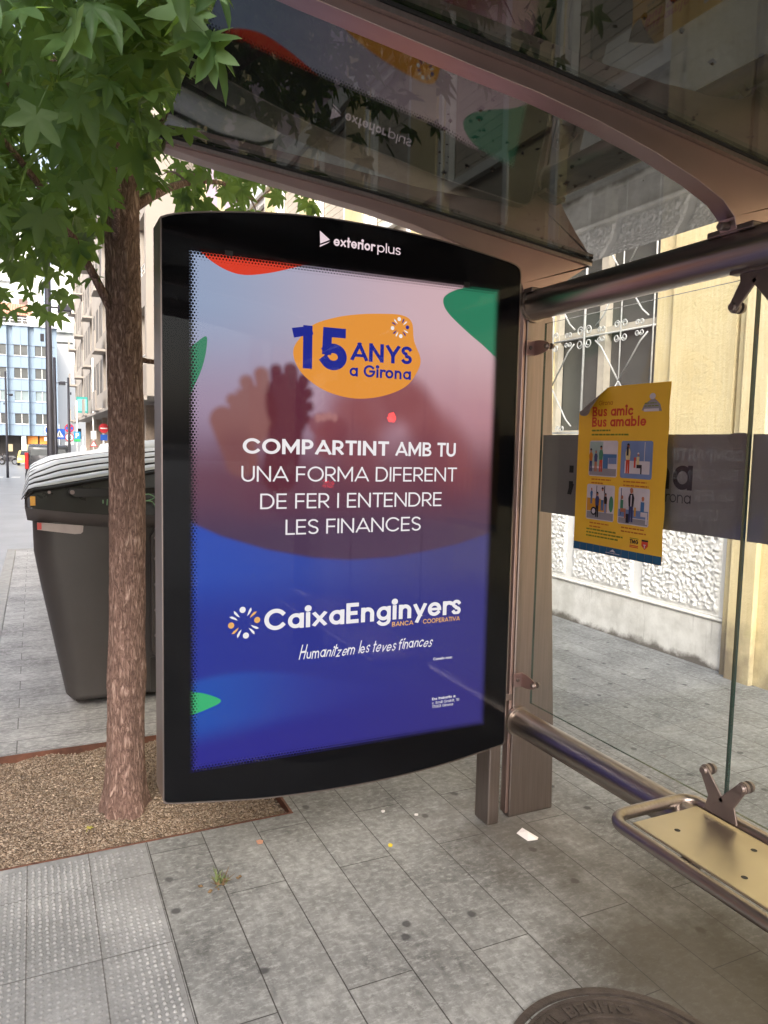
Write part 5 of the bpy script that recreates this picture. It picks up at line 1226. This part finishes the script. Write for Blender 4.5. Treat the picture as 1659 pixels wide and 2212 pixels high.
def pl_cross(z, s):
    def g_(mb, x, y):
        mb.box(x-s, x+s, y, y+.03, z-s, z+s, 0); mb.poly([(x-s*.75, y-.004, z-s*.62), (x+s*.75, y-.004, z-s*.62), (x, y-.004, z+s*.72)], 1)
        mb.box(x-s*.10, x+s*.10, y-.010, y-.006, z-s*.22, z+s*.18, 2); mb.disc((x, y-.008, z+s*.30), s*.10, 'y', 10, 2)
        mb.quad((x-.02*s, y-.008, z-.2*s), (x-.28*s, y-.008, z-.55*s), (x-.16*s, y-.008, z-.55*s), (x+.08*s, y-.008, z-.2*s), 2); mb.quad((x-.05*s, y-.009, z-.2*s), (x+.16*s, y-.009, z-.55*s), (x+.28*s, y-.009, z-.55*s), (x+.10*s, y-.009, z-.2*s), 2)
        return [BLUE, WHITE, BLACK]
    return g_
def pl_park(z, a, b_):
    def g_(mb, x, y):
        mb.box(x-a, x+a, y, y+.03, z-b_, z+b_, 0); mb.quad((x-a*.95, y-.004, z-b_*.95), (x+a*.95, y-.004, z-b_*.95), (x+a*.95, y-.004, z-b_*.45), (x-a*.95, y-.004, z-b_*.45), 1)
        text(mb, "P", lambda q, zz, l=0: (q, y-.005-.0005*l, zz), x-a*.45, x+a*.5, z-b_*.25, b_*1.0, 2, .2); return [pbr('parking_blue', (.03, .28, .55), .4), GREEN, WHITE]
    return g_
def pl_box(z, a, b_, mt_):
    def g_(mb, x, y): mb.box(x-a, x+a, y, y+.03, z-b_, z+b_, 0); return [mt_]
    return g_
def pl_tri(z, s):
    def g_(mb, x, y): mb.prism([(x-s, z-s*.8), (x+s, z-s*.8), (x, z+s*.9)], 'y', y, y+.03, 0); mb.poly([(x-s*.68, y-.004, z-s*.58), (x+s*.68, y-.004, z-s*.58), (x, y-.004, z+s*.55)], 1); return [RED, WHITE]
    return g_
gs = gz(54)-.1
sign((.95, 52, gs), 3.6, [('round_plate', pl_round(2.02, .30, [WHITE, BLUE])), ('lower_plate', pl_box(1.45, .30, .12, WHITE))], 'round blue sign partly behind the dark lamp posts')
sign((1.57, 53, gs), 3.4, [('square_plate', pl_cross(1.80, .33))], 'blue square pedestrian crossing sign above the van')
sign((2.28, 56, gs), 3.5, [('round_plate', pl_round(2.22, .30, [RED, BLUE], noparking)), ('speed_plate', pl_round(1.60, .30, [RED, WHITE, BLACK], t30)), ('lower_plate', pl_box(1.18, .28, .10, WHITE))], 'red and blue no parking disc over a round 30 limit sign')
sign((2.68, 54, gs), 5.0, [('parking_plate', pl_park(1.65, .21, .34))], 'tall white pole with blue and green parking sign', pm=WHITE)
sign((3.05, 54, gs), 2.6, [('mirror_disc', pl_round(.85, .20, [WHITE, WHITE]))], 'short white post with a small round white disc', pm=WHITE)
sign((3.22, 47, gz(47)-.05), 7.0, [('white_plate', pl_box(1.75, .15, .24, WHITE)), ('triangle_plate', pl_tri(1.25, .22))], 'tall white pole with small white plate and warning triangle, in front of the shops', pm=WHITE)
sign((3.55, 44, gz(44)-.05), 3.0, [('round_plate', pl_round(2.12, .26, [RED, RED, WHITE], bar_inner)), ('blue_plate', pl_box(1.62, .18, .16, BLUE))], 'red no entry disc with white bar over a small blue plate')

# ------------------------------------------------------------------ far buildings
def windows(parent, mat, spots, thick=.05, nm='window', frame=None):
    for (x0, x1, y0, y1, z0, z1) in spots:
        mb = MB(); mb.box(x0, x1, y0, y1, z0, z1); mb.build(nm, mat, parent)
# beige block on the right side of the street, facade at X=3.45
BEIGE = pbr('beige_cladding', (.33, .295, .258), .8, 0, .06, .6, .1, 20); BEIGED = pbr('shop_pier', (.30, .24, .19), .7); SHADE = pbr('recess_wall', (.22, .20, .18), .8)
FX = 3.45
Bb = thing('apartment_block', 'beige apartment block with balconies and shops below, right of the street', 'building', (FX, 26, gz(26)))
mb = MB()
mb.box(FX+.9, FX+12, 26.3, 72, -2.2, 15.2)
for k in range(4):
    z = 3.0+3.0*k
    mb.box(FX, FX+.9, 26.29, 72, z, z+1.06); 
    y = 28.6
    while y < 71:
        mb.box(FX+.002, FX+.9, y, y+.75, z+1.06, z+3.0); y += 2.35
    mb.box(FX+.002, FX+.9, 26.0, 26.35, z+1.06, z+3.0)
mb.box(FX-.06, FX+12, 25.9, 72, 15.2, 15.6); mb.box(FX-.35, FX, 25.9, 72, 2.86, 3.0)
mb.build('facade', BEIGE, Bb)
for k in range(4):
    z = 3.0+3.0*k; y = 28.6; i = 0
    while y < 69:
        if i % 4 != 1:
            mb = MB(); mb.box(FX+.018, FX+.05, y+.80, y+2.34, z+1.065, z+2.85); wo = mb.build('window', pbr('dark_opening', (.05, .05, .05), .6, spec=.2), Bb)
            mb = MB(); mb.box(FX+.004, FX+.0175, y+1.53, y+1.63, z+1.065, z+2.85); mb.box(FX+.0, FX+.10, y+.755, y+2.345, z+2.86, z+2.998); mb.build('frame', BEIGE, wo)
        else:
            mb = MB(); mb.box(FX-.55, FX, y+.6, y+2.5, z-.02, z+.10); mb.box(FX-.55, FX-.48, y+.6, y+2.5, z+.10, z+1.0); mb.build('balcony', BEIGE, Bb)
        y += 2.35; i += 1
    mb = MB(); mb.tube([(FX+.03, 26.36, z+1.38), (FX+.03, 28.6, z+1.38)], .025, 8); mb.tube([(FX+.03, 26.36, z+1.22), (FX+.03, 28.6, z+1.22)], .018, 8)
    mb.tube([(FX+.36, 26.03, z+1.38), (FX+.9, 26.03, z+1.38)], .025, 8)
    for y in (26.5, 27.2, 27.9, 28.5): mb.tube([(FX+.03, y, z+1.05), (FX+.03, y, z+1.38)], .018, 6)
    mb.build('balcony_rail', WHITE, Bb)
    mb = MB(); mb.box(FX+.4, FX+4.4, 26.28, 26.30, z+1.06, z+2.95); mb.build('loggia_window', pbr('loggia_glass', (.20, .17, .15), .5), Bb)
    mb = MB(); mb.box(FX, FX+4.5, 26.0, 26.28, z, z+1.055); mb.build('balcony_front', BEIGE, Bb)
mb = MB()
for y in (26.1, 30, 34, 38, 42, 46, 50, 55, 60, 66): mb.box(FX+.5, FX+.88, y, y+.45, -2, 2.86)
mb.build_each('shop_pier', BEIGED, Bb)
mb = MB(); mb.box(FX+.8, FX+.89, 26.6, 71, -1.8, 2.7); mb.build('shop_window', DKGLASS, Bb)
mb = MB(); mb.box(FX+.30, FX+1.25, 25.97, 26.05, 2.28, 2.84); so_ = mb.build('shop_sign', pbr('orange_fascia', (.50, .27, .10), .5), Bb)
mb = MB(); text(mb, "Pɑlmɑ", lambda a, z, l=0: (a, 25.965-.0005*l, z), FX+.36, FX+1.1, 2.40, .24, 0, .12, .3); mb.build('sign_lettering', pbr('brown_letter', (.06, .03, .02), .5), so_, recalc=False)
mb = MB(); mb.box(FX+.30, FX+1.22, 26.10, 26.16, -.5, 2.2); mb.build('shop_window', pbr('shop_glass', (.20, .22, .22), .12, 0, .3, 1.2), Bb)
mb = MB(); mb.box(FX+1.25, FX+1.6, 25.98, 26.28, -.6, 2.84); mb.build('shop_pier', BEIGE, Bb)
TEAL = pbr('teal_sign_face', (.03, .30, .27), .4)
o = MB().box(2.72, 3.42, 55, 55.25, 3.28, 4.35).box(2.78, 3.36, 54.985, 54.998, 3.4, 4.2, 1); o = o.build('hanging_sign', [TEAL, pbr('teal_pale', (.20, .50, .46), .4)]); tag(o, 'teal box sign hanging from the beige block over the pavement', 'sign')
for x, lab in ((4.02, 'left one of two lime green hanging banners before the shops under the beige block'), (4.16, 'right one of two lime green hanging banners before the shops under the beige block')):
    o = MB().box(x, x+.10, 44.9, 44.95, 2.1, 2.5).build('lime_banner', pbr('lime_panel', (.35, .60, .08), .5)); tag(o, lab, 'banner', 'lime green hanging banners')
# blue panelled building at the bend
BLUEP = pbr('pale_blue_panel', (.20, .27, .35), .45, 0, .05, .4); BLUEJ = pbr('panel_joint', (.15, .19, .25), .6); WFRAME = WHITE
BY = 100.0; zb0 = -1.25
Bl = thing('office_building', 'pale blue panelled office building with stepped bay windows at the street bend', 'building', (-6, BY, zb0))
# plan of the sawtooth facade: wide bays pushed forward
def bay_x(k): return 1.95-2.28*k
mb = MB(); X1 = 2.85
mb.box(-24, X1, BY+.5, BY+16, 1.75, 14.7)
floors = [3.10, 5.80, 8.50, 11.20]; WH = 1.26
for k in range(11):
    xr = bay_x(k); x0 = xr-1.62
    mb.box(x0, xr, BY, BY+.5, 1.75, 3.10)
    for i, zf in enumerate(floors):
        mb.box(x0, xr, BY, BY+.5, zf+WH, (floors[i+1] if i < 3 else 14.7))
        for xa in (x0, xr-.07): mb.box(xa, xa+.07, BY+.001, BY+.5, zf, zf+WH)
mb.build('panel_wall', BLUEP, Bl)
for k in range(7):
    xr = bay_x(k); x0 = xr-1.62
    for i, zf in enumerate(floors):
        for q in (0, 1):
            mb = MB(); xa = x0+.07+q*.765; mb.box(xa, xa+.71, BY+.10, BY+.14, zf+.06, zf+WH); wo = mb.build('window', pbr('office_glass_pale', (.20, .25, .26), .12, 0, .15, .4) if i == 1 else pbr('office_glass', (.075, .08, .08), .12, 0, .3, .4), Bl)
            mb = MB(); mb.box(xa, xa+.71, BY+.03, BY+.098, zf, zf+.06); mb.box(xa+.71, xa+.765 if q == 0 else xa+.7149, BY+.03, BY+.098, zf, zf+WH); mb.build('frame', WFRAME, wo)
mb = MB()
for k in range(11):
    xr = bay_x(k); x0 = xr-1.62
    for zf in floors: mb.box(x0-.04, xr+.04, BY-.05, BY-.001, zf-.09, zf-.02); mb.box(x0-.04, xr+.04, BY-.05, BY-.001, zf+WH+.01, zf+WH+.07); mb.box(xr+.041, xr+.62, BY+.44, BY+.499, zf-.09, zf-.02); mb.box(xr+.041, xr+.62, BY+.44, BY+.499, zf+WH+.01, zf+WH+.07)
    for i, zf in enumerate(floors): mb.box(x0+.79, x0+.83, BY-.02, BY-.001, zf+WH+.08, (floors[i+1]-.10 if i < 3 else 14.65))
    mb.box(x0+.79, x0+.83, BY-.02, BY-.001, 1.8, 3.0)
mb.build('joint_trim', BLUEJ, Bl)
mb = MB(); mb.box(-24, X1+.1, BY-.25, BY+1, 14.7, 14.95); mb.build('parapet', pbr('pale_parapet', (.5, .52, .54), .6), Bl)
mb = MB(); mb.tube([(-24, BY-.2, 15.6), (X1, BY-.2, 15.6)], .05, 6); mb.tube([(-24, BY-.2, 15.3), (X1, BY-.2, 15.3)], .035, 6)
for x in np.arange(-23, X1, 1.3): mb.tube([(float(x), BY-.2, 14.95), (float(x), BY-.2, 15.6)], .035, 6)
mb.build('roof_rail', WHITE, Bl)
mb = MB(); mb.box(-24, -.4, BY+3, BY+14, 14.7, 16.6); ph = mb.build('penthouse', pbr('penthouse_wall', (.45, .42, .38), .8), Bl)
mb = MB()
for x in (-16, -12.5, -9, -6.2, -3.2): mb.box(x, x+1.9, BY+2.95, BY+2.99, 15.0, 16.3)
mb.build_each('penthouse_window', DKGLASS, ph)
mt, t, o = new_mat('red_roof_tile'); n = N(t); sp = n('SeparateXYZ', {0: n.pos()}); wv = n.math('FRACT', n.math('MULTIPLY', sp.outputs[0], 3.5))
b = n('BsdfPrincipled', {'Base Color': n.ramp(wv, [(0, (.30, .10, .06)), (.3, (.58, .26, .17)), (.8, (.60, .28, .18)), (1, (.28, .10, .06))]), 'Roughness': .8}); t.links.new(b.outputs[0], o.inputs[0])
mb = MB(); mb.add([(-25, BY+1.2, 16.7), (.4, BY+1.2, 16.3), (-.2, BY+9, 18.6), (-25, BY+9, 19.4), (-25, BY+1.2, 16.5), (.4, BY+1.2, 16.1)], [(0, 1, 2, 3), (4, 5, 1, 0)]); mb.build('tile_roof', mt, Bl)
mb = MB()
for x in (-14, -9.6, -5.2, -1.0, 2.5): mb.box(x-.25, x+.25, BY+.3, BY+.9, zb0-.6, 1.75)
mb.build_each('column', WHITE, Bl)
mb = MB(); mb.box(-24, X1, BY+4.5, BY+5, zb0-.6, 1.75); mb.build('shopfront', pbr('dark_shopfront', (.035, .03, .028), .4, 0, .4, .5), Bl)
mb = MB()
for x0, x1 in ((-.6, .55), (.75, 2.2)): mb.box(x0, x1, BY+1.0, BY+1.1, .75, 1.7)
mb.build_each('orange_awning', pbr('orange_awning', (.75, .26, .04), .6), Bl)
mb = MB()
for x in (-2.6, -.5): mb.box(x-.3, x+.3, BY+4.3, BY+4.48, zb0+1.0, zb0+1.9)
mb.build_each('shop_lamp', emit('warm_shop_light', (1, .8, .5), 1.3), Bl)
# white tower right of the lamp post, and tall white flats behind
WT = pbr('white_tower_render', (.80, .80, .78), .8, 0, .03, .3)
Tw = thing('tower_block', 'plain white tower block with a tiled canopy, right of the blue building', 'building', (6.3, 112, -1.3))
mb = MB(); mb.box(2.9, 6.4, 112, 124, -1.8, 15.6); mb.box(2.9, 14, 113.5, 124, 15.6, 34); mb.box(6.4, 14, 113, 124, -1.8, 15.6); mb.build('wall', WT, Tw)
mb = MB(); mb.add([(2.5, 111.2, 15.8), (5.6, 111.2, 15.8), (5.6, 113.4, 16.5), (2.5, 113.4, 16.5)], [(0, 1, 2, 3)]); mb.build('canopy', pbr('green_grey_tile', (.40, .44, .40), .7), Tw)
for k in range(5):
    for xx in (5.6,):
        mb = MB(); mb.box(xx, xx+.5, 111.95, 111.999, 1.5+2.7*k, 2.9+2.7*k); mb.build('window', DKGLASS, Tw)
for xx in (3.1, 3.8, 4.5):
    mb = MB(); mb.box(xx, xx+.7, 111.95, 111.999, 14.3, 14.6); mb.build('window', DKGLASS, Tw)
Tf = thing('apartment_tower', 'tall white apartment tower with balcony bands rising behind the blue building', 'building', (-10, 150, -1.5))
mb = MB(); mb.box(-30, 2.2, 150, 165, -2, 44); mb.build('wall', WT, Tf)
for k in range(13):
    mb = MB(); mb.box(-30, -3.2, 148.9, 150, 4+3.1*k, 4.25+3.1*k); mb.box(-30, -3.2, 148.9, 149.0, 4.25+3.1*k, 5.0+3.1*k); mb.build('balcony', WHITE, Tf)
    mb = MB()
    for xx in (-26, -21, -16, -11, -6.5): mb.box(xx, xx+1.8, 149.9, 149.98, 5.2+3.1*k, 6.6+3.1*k)
    mb.build_each('tower_window', pbr('pale_tower_glass', (.42, .44, .45), .3), Tf)
mb = MB(); mb.box(-1.8, -.4, 149.9, 149.98, 24, 26); mb.build('window', pbr('brown_shutter', (.18, .11, .09), .6), Tf)

# ------------------------------------------------------------------ the street behind the viewer (seen in the reflections)
TERRA = pbr('terracotta_render', (.36, .17, .10), .85, 0, .08, .6)
Br = thing('terracotta_building', 'terracotta rendered corner building across the junction behind the viewer', 'building', (14, -16, 0))
mb = MB(); mb.box(8.2, 22, -26, -9.4, -.5, 14); mb.build('wall', TERRA, Br)
for k in range(3):
    for y in (-24, -20.5, -17, -13.5):
        mb = MB(); mb.box(8.13, 8.199, y, y+1.3, 3.4+3.2*k, 5.3+3.2*k); mb.build('window', DKGLASS, Br)
    for x in (10, 13.5, 17):
        mb = MB(); mb.box(x, x+1.3, -9.399, -9.33, 3.4+3.2*k, 5.3+3.2*k); mb.build('window', DKGLASS, Br)
PINK = pbr('salmon_render', (.50, .30, .24), .85, 0, .08, .5)
Bs = thing('salmon_building', 'long salmon rendered apartment house across the road behind the viewer', 'building', (-13, 0, 0))
mb = MB(); mb.box(-22, -11, -34, 40, -1.5, 13); mb.build('wall', PINK, Bs)
for k in range(4):
    for y in range(-32, 38, 5):
        mb = MB(); mb.box(-10.999, -10.93, y, y+1.4, 1.0+3.0*k, 2.9+3.0*k); mb.build('window', DKGLASS, Bs)
vehicle('parked_car', 'dark car with red tail lights lit, waiting at the junction behind the viewer', 'car', 4.05, 1.72, 1.46, carp, carglass, (.05, .05, .06), (6.1, -9.2, -.13), R(180),
        [('tail_light', TAILr, (-.84, -.62, -.01, .06, .78, .96)), ('tail_light', TAILr, (.62, .84, -.01, .06, .78, .96)), ('tail_light', TAILr, (-.2, .2, .62, .66, 1.30, 1.34))], None, rearw)
TL = thing('traffic_light', 'traffic light showing red at the junction behind the viewer', 'traffic light', (7.0, -10.0, -.13))
mb = MB(); mb.tube([(7.0, -10, -.13), (7.0, -10, 2.6)], .055, 12); mb.build('pole', LAMPM, TL)
mb = MB(); mb.box(6.86, 7.14, -9.94, -9.74, 1.45, 2.35); hd = mb.build('lamp_housing', BLACK, TL, bevel=.02)
for z, mt_ in ((2.13, emit('red_light', (1, .03, .02), 160)), (1.88, pbr('amber_off', (.12, .08, .01), .3)), (1.63, pbr('green_off', (.01, .08, .03), .3))):
    mb = MB(); mb.disc((7.0, -9.738, z), .10, 'y', 24, 0, .012); mb.build('lens', mt_, hd)

# ------------------------------------------------------------------ small things on the ground
IRON = pbr('cast_iron', (.085, .070, .062), .5, .5, .25, 20, .3, 120)
MH = thing('manhole_cover', 'round cast iron manhole cover with raised lettering set in the paving', 'manhole cover', (1.289, 1.246, 0))
mb = MB(); cx_, cy_ = 1.289, 1.246
def annulus(r0_, r1_, z0, z1, mat=0, n=72):
    vs = []
    for k in range(n):
        a = 2*math.pi*k/n; c_, s_ = math.cos(a), math.sin(a)
        vs += [(cx_+r0_*c_, cy_+r0_*s_, z0), (cx_+r0_*c_, cy_+r0_*s_, z1), (cx_+r1_*c_, cy_+r1_*s_, z1), (cx_+r1_*c_, cy_+r1_*s_, z0)]
    mb.add(vs, [(4*k+q, 4*((k+1) % n)+q, 4*((k+1) % n)+(q+1) % 4, 4*k+(q+1) % 4) for k in range(n) for q in range(3)], mat)
annulus(.292, .312, .0005, .009); annulus(.0, .284, .0005, .003); annulus(.205, .214, .002, .008); annulus(.272, .282, .002, .0075); annulus(.10, .108, .002, .008)
for k in range(24):
    a = 2*math.pi*k/24; c_, s_ = math.cos(a), math.sin(a)
    if k % 2: mb.box(cx_+.155*c_-.012, cx_+.155*c_+.012, cy_+.155*s_-.012, cy_+.155*s_+.012, .002, .0075)
mb.build('cover', IRON, MH)
mb = MB()
def ringtext(body, a_mid, rr, hgt):
    vs, fs = glyphs(body, .17); x1 = max(p_[0] for p_ in vs); k = hgt
    mb.add([(cx_+(rr+y*k)*math.sin(a_mid+(x-x1/2)*k/rr), cy_+(rr+y*k)*math.cos(a_mid+(x-x1/2)*k/rr), .0074+.0001*l_) for x, y, l_ in vs], fs)
ringtext("DUCTIL BENITO", R(-4), .222, .040); ringtext("DUCTIL BENITO", R(176), .222, .040)
o = mb.build('lettering', IRON, MH, recalc=False); so_ = o.modifiers.new('thick', 'SOLIDIFY'); so_.thickness = .005; so_.offset = -1
PAPER = pbr('white_paper', (.72, .70, .70), .8)
mb = MB(); x, y = 1.742, 2.300
mb.add([(x-.03, y+.03, .004), (x+.008, y+.045, .012), (x+.032, y-.030, .004), (x+.010, y-.052, .010), (x-.022, y-.035, .003), (x, y, .020)], [(0, 5, 1), (1, 5, 2), (2, 5, 3), (3, 5, 4), (4, 5, 0)])
o = mb.build('paper_scrap', PAPER); tag(o, 'crumpled white paper scrap on the paving near the shelter post', 'litter')
def chip(name, x, y, s, mt_, label):
    mb = MB(); a = random.uniform(0, 3); p_ = [(x+s*math.cos(a+q*1.257)*random.uniform(.7, 1.2), y+s*math.sin(a+q*1.257)*random.uniform(.7, 1.2)) for q in range(5)]
    mb.prism(p_, 'z', .0006, .005); o = mb.build(name, mt_); tag(o, label, 'litter')
chip('yellow_chip', 1.212, 2.448, .010, pbr('yellow_bit', (.65, .50, .03), .5), 'tiny yellow scrap on the paving in front of the panel')
chip('brick_chip', .76, 2.665, .018, pbr('orange_bit', (.50, .26, .17), .7), 'small pinkish chip on the slabs by the weed')
chip('paper_chip', 1.30, 2.70, .009, PAPER, 'tiny white paper chip on slabs under the panel')
chip('paper_chip', 1.415, 2.62, .009, PAPER, 'tiny white paper chip left of the shelter post')
WEED = pbr('weed_leaf', (.13, .17, .06), .7, 0, .3, 30); DRY = pbr('dry_leaf', (.14, .09, .045), .8, 0, .4, 30)
mb = MB()
for k in range(46):
    a = random.uniform(0, 6.283); l_ = random.uniform(.02, .055); x = .565+random.gauss(0, .012); y = 2.47+random.gauss(0, .014); el = random.uniform(.2, 1.3)
    d_ = Vector((math.cos(a)*math.cos(el), math.sin(a)*math.cos(el), math.sin(el)))*l_; w_ = Vector((-math.sin(a), math.cos(a), 0))*.0022
    p_ = Vector((x, y, .001)); mb.add([p_-w_, p_+w_, p_+d_*.6+w_*.8, p_+d_, p_+d_*.6-w_*.8], [(0, 1, 2, 3, 4)], 0 if k % 3 else 1)
for k in range(12):
    x = .565+random.gauss(0, .03); y = 2.445+random.gauss(0, .018); pebble(mb, x, y, .005, random.uniform(.004, .011), 1)
o = mb.build('weed', [WEED, DRY], recalc=False); tag(o, 'small dry weed tuft growing from a slab joint', 'weed')
mb = MB(); leaf(mb, Vector((.17, 3.02, .004)), Vector((.6, .8, .05)).normalized(), Vector((.1, .05, 1)), .022, .1)
o = mb.build('fallen_leaf', pbr('yellow_leaf', (.40, .36, .07), .7), recalc=False); tag(o, 'small yellow fallen leaf on the gravel before the trunk', 'leaf')
